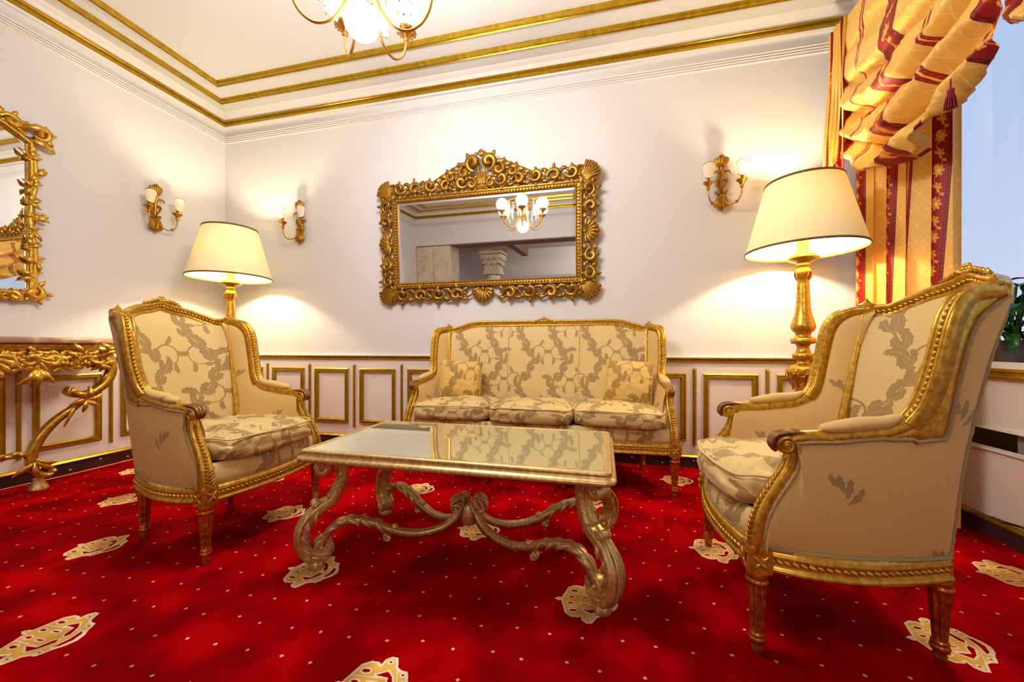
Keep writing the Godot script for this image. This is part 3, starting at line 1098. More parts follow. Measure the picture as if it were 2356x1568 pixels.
	for sg in [1.0, -1.0]:
		var fx := func(p: PackedVector3Array) -> PackedVector3Array: return p if sg > 0 else flip_x(p)
		var X := Vector3(1, 0, 0)
		# wing and arm upholstery inside
		var frame := joined([resample(post, 10), resample(arm, 14), resample(wing, 26)])
		var stile_top := Vector3(wb - .018, 1.018, -.322); var stile_low := Vector3(wb - .050, foot_y, -.222); var front_low := Vector3(wf - .030, foot_y, .215)
		var inner := PackedVector3Array()
		var frame_in := PackedVector3Array(); var frame_out := PackedVector3Array(); var outer := PackedVector3Array()
		for i in 50:
			if i < 10: inner.append(front_low.lerp(front_low + Vector3(0, .0, -.02), i / 10.0))
			elif i < 26: inner.append((front_low + Vector3(0, 0, -.02)).lerp(stile_low, (i - 10) / 15.0))
			else: inner.append(stile_low.lerp(stile_top, (i - 26) / 23.0))
			var tuck := Vector3(0, .50 - frame[i].y, -.02 - frame[i].z).normalized() * .013
			tuck = tuck.lerp(Vector3(0, -.003, -.013), clampf((i - 20) / 6.0, 0, 1))
			frame_in.append(frame[i] + Vector3(-.014, 0, 0) + tuck)
			frame_out.append(frame[i] + Vector3(.018, 0, 0) + tuck)
			# the lower and rear border of the outside panel
			var e: Vector3
			if i < 4: e = Vector3(wf + .022, .316, .225)
			elif i < 30:
				var f := (i - 4) / 26.0
				e = Vector3(lerpf(wf + .022, wb - .026, f) + .035 * sin(PI * f), .316, lerpf(.225, -.246, f))
			else:
				e = resample(edge_r, 20)[49 - i]
			outer.append(e)
		part("wing_upholstery", stretched(fx.call(frame_in), fx.call(inner), 10, Vector3(-.022 * sg, 0, .004), uv_side), mats.plain_cloth, root)
		# the gilt sweep of the wing is broad seen from outside; cloth begins behind it
		var cloth := PackedVector3Array()
		for i in 50:
			var f := clampf((i - 20) / 12.0, 0, 1) * (1.0 - .25 * clampf((i - 40) / 9.0, 0, 1))
			cloth.append(frame_out[i].lerp(outer[i], .34 * f))
		part("side_upholstery", stretched(fx.call(cloth), fx.call(outer), 12, Vector3(.014 * sg, 0, 0), uv_side), mats.plain_cloth, root)
		part("wing_board", stretched(fx.call(frame_out.slice(18)), fx.call(cloth.slice(18)), 4, Vector3(.004 * sg, 0, 0), uv_side), gilt, root)
		# braid round the outside panel
		var br := Shape.new()
		for line in [resample(cloth, 70), resample(outer, 70)]:
			var q: PackedVector3Array = fx.call(line)
			for i in q.size(): q[i] += Vector3(.004 * sg, 0, 0)
			var rr := []
			for i in q.size(): rr.append(.0052 + .0016 * (i % 2))
			br.tube(q, rr, 6)
		part("braid", br, mats.braid, root)
		br = Shape.new()
		br.tube(fx.call(resample(frame_in, 60)), .0042, 6)
		part("inner_braid", br, mats.braid, root)

		# gilt rails
		var g := Shape.new()
		var pw := fx.call(wing)
		g.sweep(pw, rail, -X)
		part("wing_rail", g, gilt, root)
		g = Shape.new()
		var nr := []
		for i in wing.size():
			var t: Vector3 = (wing[mini(i + 1, wing.size() - 1)] - wing[maxi(i - 1, 0)]).normalized()
			var nn := t.cross(X)
			nr.append(nn if nn.y > 0 or nn.z > 0 else -nn)
		rope_along(g, pw, nr, .010, .0066, .017)
		part("rope_carving", g, gilt, root)
		g = Shape.new()
		g.sweep(fx.call(arm), oval(.024, .021, 12), X, taper(arm.size(), 1.0, 1.0))
		# volute at the hand end
		var vc := Vector3((wf - .002) * sg, .614, .176)
		g.sweep(spiral(vc, Vector3(0, 0, 1), Vector3.UP, .026, .006, 2.1, -1.7, 26), oval(.027, .009, 8), X, taper(27, 1.0, .9))
		g.ball(vc, Vector3(.024, .022, .022), Basis.IDENTITY, 10, 6)
		part("arm_rail", g, gilt, root)
		g = Shape.new()
		for k in 3:
			var lp := spline([vc + Vector3((k - 1) * .013, .024, -.075), vc + Vector3((k - 1) * .014, .038, -.03), vc + Vector3((k - 1) * .015, .030, .022), vc + Vector3((k - 1) * .013, .002, .036), vc + Vector3((k - 1) * .010, -.018, .024)], 3)
			g.leaf(lp, [Vector3(0, 1, 0), Vector3(0, 1, 0), Vector3(0, 1, 0), Vector3(0, 1, .1), Vector3(0, 1, .2), Vector3(0, 1, .4), Vector3(0, 1, .8), Vector3(0, .8, 1), Vector3(0, .5, 1), Vector3(0, .2, 1), Vector3(0, 0, 1), Vector3(0, -.2, 1), Vector3(0, -.4, 1)], .0095, .006, 3)
		part("arm_leaf_carving", g, mats.gilt_rose, root)
		# arm pad
		var pad := Shape.new()
		var pp: PackedVector3Array = fx.call(resample(arm, 20).slice(5, 19))
		for i in pp.size(): pp[i] += Vector3(0, .026, 0)
		var ps := []
		for i in pp.size(): ps.append(Vector2(1, 1) * pow(sin(PI * (i + .35) / (pp.size() - .3)), .35))
		var prow := []; var puv := []
		for i in pp.size():
			var r2 := PackedVector3Array(); var u2 := PackedVector2Array()
			for k in 12:
				var a := TAU * k / 12
				var q := pp[i] + Vector3(cos(a) * .030 * ps[i].x, sin(a) * .021 * ps[i].y, 0)
				r2.append(q); u2.append(Vector2(q.z / .52 + .6, q.x / .43 + .52))
			prow.append(r2); puv.append(u2)
		pad.grid(prow, true, true, puv)
		part("arm_pad", pad, mats.plain_cloth, root)
		# post, with a laurel spray down its front
		g = Shape.new()
		g.sweep(fx.call(post), PackedVector2Array([Vector2(-.024, -.020), Vector2(-.024, .012), Vector2(-.016, .020), Vector2(-.006, .013), Vector2(.006, .013), Vector2(.016, .020), Vector2(.024, .012), Vector2(.024, -.020)]), Vector3(-1, 0, 0), taper(post.size(), 1.15, .8))
		var post_o := part("arm_post", g, gilt, root)
		g = Shape.new()
		var pr: PackedVector3Array = fx.call(post)
		for i in range(2, 22):
			var t: Vector3 = (pr[mini(i + 1, pr.size() - 1)] - pr[i - 1]).normalized()
			var nn := t.cross(Vector3(1, 0, 0)); nn = nn if nn.z > 0 else -nn
			for e in [-1.0, 1.0]:
				var sc := 1.0 - .022 * i
				sprig(g, pr[i] + nn * .022 * sc, (t * .8 + Vector3(e * .75, 0, 0)).normalized(), nn, .026 * sc, .0055 * sc, .004, e * -.4, .15, 1, 5)
		g.tube(pr.slice(2, 24), taper(22, .006, .003), 6)
		for i in g.v.size(): pass
		part("laurel_carving", g, gilt, post_o)
		# seat rail at the side
		var sr := spline([Vector3(wf + .012, rail_y, .235), Vector3(wf + .032, rail_y, .12), Vector3(wf * .93 + wr * .07 + .03, rail_y, 0), Vector3(lerpf(wf, wr, .55) + .035, rail_y, -.12), Vector3(wr + .025, rail_y, -.24)], 5)
		g = Shape.new()
		var sprof := PackedVector2Array([Vector2(-.033, -.014), Vector2(-.033, .014), Vector2(-.027, .019), Vector2(-.020, .016), Vector2(-.014, .009), Vector2(.006, .009), Vector2(.010, .014), Vector2(.016, .014), Vector2(.020, .010), Vector2(.033, .008), Vector2(.033, -.014)])
		var srp: PackedVector3Array = fx.call(sr)
		if sg < 0: srp.reverse()
		g.sweep(srp, sprof, Vector3.UP)
		part("side_rail", g, gilt, root)
		g = Shape.new()
		rope_along(g, srp, Vector3(sg, 0, 0), .0125, .0072, .019)
		part("rope_carving", g, gilt, root)

		# corner block where wing, back and stile meet
		g = Shape.new()
		var bc := Vector3(wb * sg, 1.040, -.318)
		g.box(bc, Vector3(.046, .052, .046), .004)
		for k in 4:
			var a := PI / 4 + k * PI / 2
			sprig(g, bc + Vector3(0, 0, .022), Vector3(cos(a), sin(a), 0), Vector3(0, 0, 1), .022, .007, .004, .2, .2, 1, 5)
		g.ball(bc + Vector3(0, 0, .026), Vector3(.005, .005, .004))
		var tip := PackedVector3Array()
		g.lathe([[.034, bc.y + .024], [.030, bc.y + .030], [.016, bc.y + .036], [.006, bc.y + .046], [.001, bc.y + .056]], 4, Vector3(bc.x, 0, bc.z))
		part("corner_block", g, gilt, root)
		# fluted stile
		g = Shape.new()
		var st := PackedVector3Array([Vector3((wb - .012) * sg, 1.022, -.300), Vector3((wb - .022) * sg, .85, -.262), Vector3((wb - .042) * sg, .60, -.206), Vector3((wb - .058) * sg, foot_y, -.172)])
		g.sweep(st, PackedVector2Array([Vector2(-.016, -.01), Vector2(-.016, .008), Vector2(-.011, .012), Vector2(-.006, .006), Vector2(-.002, .012), Vector2(.002, .012), Vector2(.006, .006), Vector2(.011, .012), Vector2(.016, .008), Vector2(.016, -.01)]), Vector3(-1, 0, 0))
		part("stile", g, gilt, root)
		g = Shape.new()
		var vl := PackedVector3Array()
		for q in st: vl.append(q + Vector3(.020 * sg, -.02, -.002))
		g.tube(vl, .006, 6)
		part("velvet_gimp", g, mats.brown_velvet, root)

	# ---- crest rail, carved spray
	var g2 := Shape.new()
	var crest_prof := PackedVector2Array([Vector2(-.022, -.018), Vector2(-.023, .010), Vector2(-.018, .017), Vector2(-.013, .012), Vector2(-.010, .006), Vector2(.006, .006), Vector2(.009, .014), Vector2(.018, .020), Vector2(.026, .012), Vector2(.028, -.004), Vector2(.022, -.018)])
	g2.sweep(crest, crest_prof, Vector3.UP)
	part("crest_rail", g2, gilt, root)
	g2 = Shape.new()
	rope_along(g2, crest, Vector3(0, 0, 1), .0095, .0066, .017)
	part("rope_carving", g2, gilt, root)
	g2 = Shape.new()
	var top := Vector3(0, crest[crest.size() / 2].y + .026, -.340 - hollow)
	for sg in [-1.0, 1.0]:
		for k in 4:
			sprig(g2, top + Vector3(sg * (.012 + .016 * k), -.006 - .002 * k, .004), Vector3(sg, .55 - .16 * k, 0).normalized(), Vector3(0, .25, 1).normalized(), .040 - .003 * k, .010, .006, -sg * .9, .3, 2, 7)
		sprig(g2, top + Vector3(sg * .062, -.014, .006), Vector3(sg, -.22, .35).normalized(), Vector3(0, .8, .6), .034, .007, .005, 0.0, .08, 3, 7)
	for k in 7:
		var a := TAU * k / 6.0
		var rr := 0.0 if k == 6 else .011
		g2.ball(top + Vector3(cos(a) * rr, .010 + sin(a) * rr, .008), Vector3(.009, .009, .008), Basis.IDENTITY, 8, 5)
	part("crest_carving", g2, gilt, root)

	# ---- seat: front rail, blocks, legs, apron cloth
	var bow := .030 if settee else .050
	var fr := PackedVector3Array()
	for k in 31:
		var f := k / 30.0
		fr.append(Vector3(lerpf(-wf - .012, wf + .012, f), rail_y, .255 + bow * (1.0 - pow(absf(2 * f - 1), 2.0))))
	g2 = Shape.new()
	g2.sweep(fr, PackedVector2Array([Vector2(-.033, -.014), Vector2(-.033, .012), Vector2(-.027, .018), Vector2(-.020, .014), Vector2(-.014, .007), Vector2(.006, .007), Vector2(.010, .012), Vector2(.016, .012), Vector2(.020, .008), Vector2(.033, .006), Vector2(.033, -.014)]), Vector3.UP)
	part("front_rail", g2, gilt, root)
	g2 = Shape.new()
	rope_along(g2, fr, Vector3(0, 0, 1), .0105, .0072, .019)
	part("rope_carving", g2, gilt, root)
	g2 = Shape.new()
	g2.sweep(PackedVector3Array([Vector3(-wr - .02, rail_y, -.245), Vector3(wr + .02, rail_y, -.245)]), PackedVector2Array([Vector2(-.03, -.012), Vector2(-.03, .012), Vector2(.03, .012), Vector2(.03, -.012)]), Vector3.UP)
	part("rear_rail", g2, gilt, root)
	var block := Shape.new()
	block.box(Vector3(0, .283, 0), Vector3(.064, .072, .064), .004)
	for k in 4:
		var bt := Basis(Vector3.UP, k * PI / 2)
		for j in 4:
			var a := j * PI / 2 + PI / 4
			block.m = Transform3D(bt, Vector3.ZERO)
			sprig(block, Vector3(0, .280, .0325), Vector3(cos(a), sin(a), 0), Vector3(0, 0, 1), .027, .0075, .004, .15, .15, 1, 5)
		block.ball(Vector3(0, .280, .034), Vector3(.005, .005, .004), Basis.IDENTITY, 6, 4)
		for j in 3: block.ball(Vector3((j - 1) * .016, .312, .032), Vector3(.0028, .008, .003), Basis.IDENTITY, 5, 4)
	block.m = Transform3D.IDENTITY
	var bm := block.mesh()
	var lm := fluted_leg(.25)
	for x in leg_x:
		var zz: float = .252 + bow * (1.0 - pow(absf(x) / (wf + .012), 2.0))
		if absf(absf(x) - wf - .012) < .02:
			same("leg_block", bm, gilt, root, Transform3D(Basis.IDENTITY, Vector3(x, 0, zz)))
		same("leg", lm, mats.gilt_bole, root, Transform3D(Basis.IDENTITY, Vector3(x, 0, zz - (.012 if settee and absf(x) < wf - .1 else 0.0))))
	for sg in [-1.0, 1.0]: same("leg", lm, mats.gilt_bole, root, Transform3D(Basis.IDENTITY, Vector3(sg * wr, 0, -.240)))
	# cloth band above the front rail
	var a1 := PackedVector3Array(); var a2 := PackedVector3Array()
	for k in 31:
		var f := k / 30.0
		var x := lerpf(-wf + .016, wf - .016, f)
		var zz := .250 + bow * (1.0 - pow(absf(2 * f - 1), 2.0))
		a1.append(Vector3(x, .316, zz)); a2.append(Vector3(x, .405, zz - .012))
	part("seat_front_cloth", stretched(a1, a2, 8, Vector3(0, 0, .016), uv_back), mats.damask, root)
	g2 = Shape.new()
	g2.tube(a1, .005, 6)
	part("front_braid", g2, mats.braid, root)
	# deck below the cushions
	g2 = Shape.new()
	g2.quad(Vector3(-wf + .01, .395, .25), Vector3(wf - .01, .395, .25), Vector3(wb - .03, .395, -.24), Vector3(-wb + .03, .395, -.24))
	g2.quad(Vector3(-wf + .01, .30, .24), Vector3(-wb + .03, .30, -.24), Vector3(wb - .03, .30, -.24), Vector3(wf - .01, .30, .24))
	part("seat_deck", g2, mats.plain_cloth, root)

func pillow(called: String, label: String, at: Vector3, turn: float, lean: float, roll: float, hx: float, hy: float, seed: int):
	var root := thing(called, label, "pillow", at, 0.0, "scatter cushions on the settee")
	var s := Shape.new()
	var nz := FastNoiseLite.new()
	nz.seed = seed; nz.frequency = 6.0
	var rows := []; var uvs := []
	for i in 33:
		var row := PackedVector3Array(); var ur := PackedVector2Array()
		for k in 49:
			var f := i / 32.0
			var front := k <= 24
			var g := (k / 24.0) if front else (48 - k) / 24.0
			var x := (g - .5) * 2; var y := (f - .5) * 2
			var puff := pow(maxf(0.0, (1 - pow(absf(x), 2.6)) * (1 - pow(absf(y), 2.6))), .55) * .055
			var px := x * hx * (1 - .06 * (1 - y * y)); var py := y * hy * (1 - .05 * (1 - x * x))
			puff += nz.get_noise_2d(px * 3 + (0 if front else 9), py * 3) * .008 * (1 - absf(x * y))
			row.append(Vector3(px, py + hy, puff if front else -puff))
			ur.append(Vector2(px / .48 + seed * .21, -py / .40 + .3))
		rows.append(row); uvs.append(ur)
	s.grid(rows, false, false, uvs)
	var o := part("cover", s, mats.pillow_damask, root)
	var b := Basis(Vector3.UP, turn) * Basis(Vector3.RIGHT, lean) * Basis(Vector3(0, 0, 1), roll)
	root.basis = b
	var pipe := Shape.new()
	var pp := PackedVector3Array()
	for q in [[-1, -1, 1, -1], [1, -1, 1, 1], [1, 1, -1, 1], [-1, 1, -1, -1]]:
		for k in 10:
			var x: float = lerpf(q[0], q[2], k / 10.0); var y: float = lerpf(q[1], q[3], k / 10.0)
			pp.append(Vector3(x * hx * (1 - .06 * (1 - y * y)), y * hy * (1 - .05 * (1 - x * x)) + hy, 0))
	pp.append(pp[0])
	pipe.tube(pp, .0035, 6)
	part("piping", pipe, mats.pillow_damask, o)

func build_seats():
	# armchair on the left faces right; its twin on the right faces left
	var a := thing("armchair", "gilt wing armchair beside the console table, seat turned towards the window", "armchair", Vector3(-1.855, 0, -1.563), PI / 2, "gilt wing armchairs")
	wing_seat(a, .300, .268, [-.312, .312], false)
	var c := part("seat_cushion", cushion_shape(.268, .255, .105, .055, 3, .9, .016), mats.damask, a)
	c.position = Vector3(0, .455, .038)
	part("piping", cushion_piping(.268, .255, .044, .055), mats.damask, c)
	copy_of(a, Vector3(.705, 0, -1.567), -PI / 2 - .035, "large gilt wing armchair in front of the window with its back to the plant")
	var sofa := thing("settee", "three-seat gilt settee in leaf damask below the wide mirror", "sofa", Vector3(-.462, 0, -2.70), 0.0)
	wing_seat(sofa, .868, .800, [-.88, -.29, .22, .88], true)
	for k in 3:
		var q := part("seat_cushion", cushion_shape(.282, .255, .105, .018, 5 + k, .9, .010), mats.damask, sofa)
		q.position = Vector3((k - 1) * .560 + [-.0, .0, .0][k], .455, .042 + [0.0, .012, 0.0][k])
		q.rotation = Vector3(0, [.03, 0, -.03][k], [.012, 0, -.012][k])
		part("piping", cushion_piping(.282, .255, .044, .018), mats.damask, q)
	pillow("scatter_cushion", "square leaf-patterned cushion at the settee's end nearer the console table", Vector3(-1.065, .505, -2.73), .22, -.30, -.06, .162, .150, 2)
	pillow("scatter_cushion", "square leaf-patterned cushion at the settee's end nearer the window", Vector3(.155, .505, -2.73), -.20, -.30, -.05, .165, .155, 7)

# ---------------------------------------------------------------- coffee table
func table_leg() -> Array:
	# carved S leg in its own plane: x outwards, y up; foot at the origin
	var s := Shape.new()
	var N := Vector3(0, 0, 1)
	var up := spiral(Vector3(-.022, .405, 0), Vector3.RIGHT, Vector3.UP, .030, .007, PI * .62, 1.35, 24)
	up.reverse()
	var body := spline([up[up.size() - 1], Vector3(-.066, .430, 0), Vector3(-.098, .395, 0), Vector3(-.100, .345, 0), Vector3(-.080, .295, 0), Vector3(-.058, .262, 0), Vector3(-.018, .240, 0), Vector3(.022, .206, 0), Vector3(.046, .160, 0), Vector3(.044, .105, 0), Vector3(.022, .062, 0), Vector3(-.012, .045, 0)], 5)
	var low := spiral(Vector3(-.022, .083, 0), Vector3.RIGHT, Vector3.UP, .040, .008, -PI * .42, -1.35, 26)
	var path := joined([up, body.slice(1), low.slice(1)])
	var sc := []
	var n := path.size()
	for i in n:
		var f := float(i) / n
		var a := clampf(f / .28, 0, 1); var b := clampf((1 - f) / .28, 0, 1)
		var wide := lerpf(.62, 1.0, a) * lerpf(.72, 1.0, b)
		sc.append(Vector2(1.0 + .15 * sin(PI * f), wide * (.55 + .45 * minf(a, b)) * (1.0 + .35 * exp(-pow((f - .66) / .12, 2.0)))))
	s.sweep(path, PackedVector2Array([Vector2(-.026, -.010), Vector2(-.022, -.019), Vector2(-.010, -.015), Vector2(.010, -.015), Vector2(.022, -.019), Vector2(.026, -.010), Vector2(.026, .010), Vector2(.020, .019), Vector2(.008, .015), Vector2(-.008, .015), Vector2(-.020, .019), Vector2(-.026, .010)]), N, sc)
	s.ball(Vector3(-.022, .405, 0), Vector3(.012, .012, .032), Basis.IDENTITY, 10, 6)
	s.ball(Vector3(-.022, .083, 0), Vector3(.014, .014, .034), Basis.IDENTITY, 10, 6)
	# step in the middle of the leg and neck below the top
	s.box(Vector3(-.060, .268, 0), Vector3(.030, .036, .056), .004)
	s.lathe([[.030, .425], [.026, .435], [.036, .444], [.046, .450]], 16, Vector3(-.03, 0, 0))
	var foot := Shape.new()
	foot.lathe([[.020, 0.0], [.030, .002], [.034, .012], [.032, .022], [.024, .034], [.016, .046]], 24, Vector3(-.004, 0, 0), 7, .006, .004, .030)
	var leafs := Shape.new()
	for e in [-2.0, -1.0, 0.0, 1.0, 2.0]:
		var lp := PackedVector3Array(); var ln := []
		for k in range(51 + absi(int(e)) * 2, 80 - absi(int(e)) * 2, 2):
			var t := (path[k + 1] - path[k - 1]).normalized()
			var out := t.cross(N)
			if out.x < 0: out = -out
			var f := (k - 51) / 28.0
			lp.append(path[k] + out * (.024 - .0045 * absf(e)) + N * e * .0125 * (.45 + .75 * sin(PI * clampf(f, 0, 1))))
			ln.append((out + N * e * .42).normalized())
		leafs.leaf(lp, ln, .010, .007, 5)
	leafs.ball(Vector3(-.002, .258, 0), Vector3(.018, .016, .032), Basis.IDENTITY, 12, 6)
	for e in [-1.5, -.5, .5, 1.5]: leafs.ball(Vector3(-.002, .259, e * .014), Vector3(.0195, .0175, .006), Basis.IDENTITY, 12, 6)
	var upper := Shape.new()
	for e in [-1.0, 0.0, 1.0]:
		var lp := PackedVector3Array(); var ln := []
		for k in range(27, 48, 2):
			var t := (path[k + 1] - path[k - 1]).normalized()
			var ins := t.cross(N)
			if ins.x < 0 and path[k].y < .41: ins = -ins
			lp.append(path[k] + ins * .014 + N * e * .015 * sin(PI * (k - 25) / 22.0))
			ln.append(ins)
		upper.leaf(lp, ln, .010, .007, 4)
	# leaf ends that curl off the side of the leg
	for e in [-1.0, 1.0]:
		for k in 5:
			var i := 55 + k * 5
			var t := (path[i + 1] - path[i - 1]).normalized()
			sprig(leafs, path[i] + N * e * .024, (t + Vector3(-.5, -.1, 0)).normalized(), (N * e + Vector3(.3, 0, 0)).normalized(), .050, .009, .006, -e * .5, .15, 2, 7)
		for k in 3:
			var i := 30 + k * 5
			var t := (path[i + 1] - path[i - 1]).normalized()
			sprig(upper, path[i] + N * e * .022, (t + Vector3(.6, 0, 0)).normalized(), (N * e).normalized(), .040, .008, .005, e * .6, .15, 2, 7)
	return [s, foot, leafs, upper]

func table_stretcher() -> Array:
	# from a leg (x = .60) in to the middle (x = 0)
	var s := Shape.new()
	var N := Vector3(0, 0, 1)
	var p := spline([Vector3(.600, .095, 0), Vector3(.575, .140, 0), Vector3(.530, .176, 0), Vector3(.470, .180, 0), Vector3(.400, .162, 0), Vector3(.330, .128, 0), Vector3(.250, .106, 0), Vector3(.170, .106, 0), Vector3(.100, .126, 0), Vector3(.056, .160, 0), Vector3(.040, .192, 0)], 5)
	var prof := PackedVector2Array([Vector2(-.022, -.012), Vector2(-.018, .002), Vector2(-.021, .010), Vector2(-.012, .016), Vector2(-.006, .010), Vector2(.006, .010), Vector2(.012, .016), Vector2(.021, .010), Vector2(.018, .002), Vector2(.022, -.012)])
	s.sweep(p, prof, N, taper(p.size(), .95, .85))
	for q in [[Vector3(.588, .070, 0), .026, PI * .55, 1.3], [Vector3(.342, .098, 0), .018, PI * .5, -1.3], [Vector3(.062, .196, 0), .022, PI * 1.0, -1.3]]:
		s.sweep(spiral(q[0], Vector3.RIGHT, Vector3.UP, q[1], .004, q[2], q[3], 20), oval(.018, .007, 8), N, taper(21, 1.0, .7))
		s.ball(q[0], Vector3(.008, .008, .019))
	var l := Shape.new()
	for e in [-1.0, 1.0]:
		for k in 5:
			var i := 4 + k * 4
			var t := (p[i + 1] - p[i - 1]).normalized()
			var up := N.cross(t); up = up if up.y > 0 else -up
			sprig(l, p[i] + up * .010 + N * e * .012, (t * .95 - up * .35).normalized(), (N * e + up * .5).normalized(), .062, .011, .007, e * .5, .18, 2, 8)
	l.leaf(p.slice(3, 26), Vector3(0, 1, 0), .011, .012, 6)
	var kn := p[26]
	l.ball(kn + Vector3(0, .016, 0), Vector3(.016, .012, .014))
	# plume over the middle
	var plume := Shape.new()
	for e in [-1.0, 0.0, 1.0]:
		var lp := spline([Vector3(.045, .185, e * .012), Vector3(.026, .222, e * .016), Vector3(.034, .243, e * .022), Vector3(.062, .240, e * .027), Vector3(.080, .218, e * .028)], 3)
		plume.leaf(lp, [Vector3(-1, .3, 0), Vector3(-1, .4, 0), Vector3(-1, .6, 0), Vector3(-.8, .8, 0), Vector3(-.5, 1, 0), Vector3(-.2, 1, 0), Vector3(0, 1, 0), Vector3(.2, 1, 0), Vector3(.4, 1, 0), Vector3(.6, 1, 0), Vector3(.8, .8, 0), Vector3(1, .6, 0), Vector3(1, .5, 0)], .013, .006, 3)
	return [s, l, plume]

func build_coffee_table():
	var r := thing("coffee_table", "low coffee table with a glass top and carved silver-gilt scroll legs", "coffee table", Vector3(-.570, 0, -1.590))
	var hx := .612; var hz := .328; var h := .492
	var s := Shape.new()
	var prof := [[.030, .444], [.008, .446], [.0, .450], [-.004, .458], [.0, .466], [.010, .470], [.014, .478], [.010, .486], [.016, .492], [.026, .4935], [.032, .490], [.046, .488], [.046, .478], [.046, .450], [.030, .444]]
	var rows := []
	for q in prof: rows.append(loop_row(hx - q[0], hz - q[0], .035 - minf(q[0], .022), q[1]))
	s.grid(rows, true, false)
	part("top_frame", s, mats.gilt_silver, r)
	s = Shape.new()
	var gl := [[.046, .480], [.046, .4895]]
	s.box(Vector3(0, .486, 0), Vector3((hx - .040) * 2, .008, (hz - .040) * 2))
	part("glass_top", s, mats.table_glass, r, "reflecting glass top")
	var leg := table_leg(); var strt := table_stretcher()
	var lm: ArrayMesh = leg[0].mesh(); var fm: ArrayMesh = leg[1].mesh(); var vm: ArrayMesh = leg[2].mesh(); var um: ArrayMesh = leg[3].mesh()
	var sm: ArrayMesh = strt[0].mesh(); var pm: ArrayMesh = strt[1].mesh(); var cm: ArrayMesh = strt[2].mesh()
	for sx in [-1.0, 1.0]:
		for sz in [-1.0, 1.0]:
			var foot := Vector3(.572 * sx, 0, .256 * sz)
			var a := atan2(-sz * .72, sx * .69)
			var o := same("leg", lm, mats.gilt_silver, r, Transform3D(Basis(Vector3.UP, a), foot))
			same("foot", fm, mats.gilt_silver, o)
			same("knee_leaf", vm, mats.gilt_silver, o)
			same("scroll_leaf", um, mats.gilt_silver, o)
			var b := atan2(-foot.z, foot.x)
			o = same("stretcher", sm, mats.gilt_silver, r, Transform3D(Basis(Vector3.UP, b), Vector3.ZERO))
			same("leaf_carving", pm, mats.gilt_silver, o)
			same("plume", cm, mats.gilt_silver, o)
	s = Shape.new()
	s.lathe([[.010, .120], [.030, .128], [.036, .160], [.030, .205], [.012, .216]], 16)
	part("hub", s, mats.gilt_silver, r)

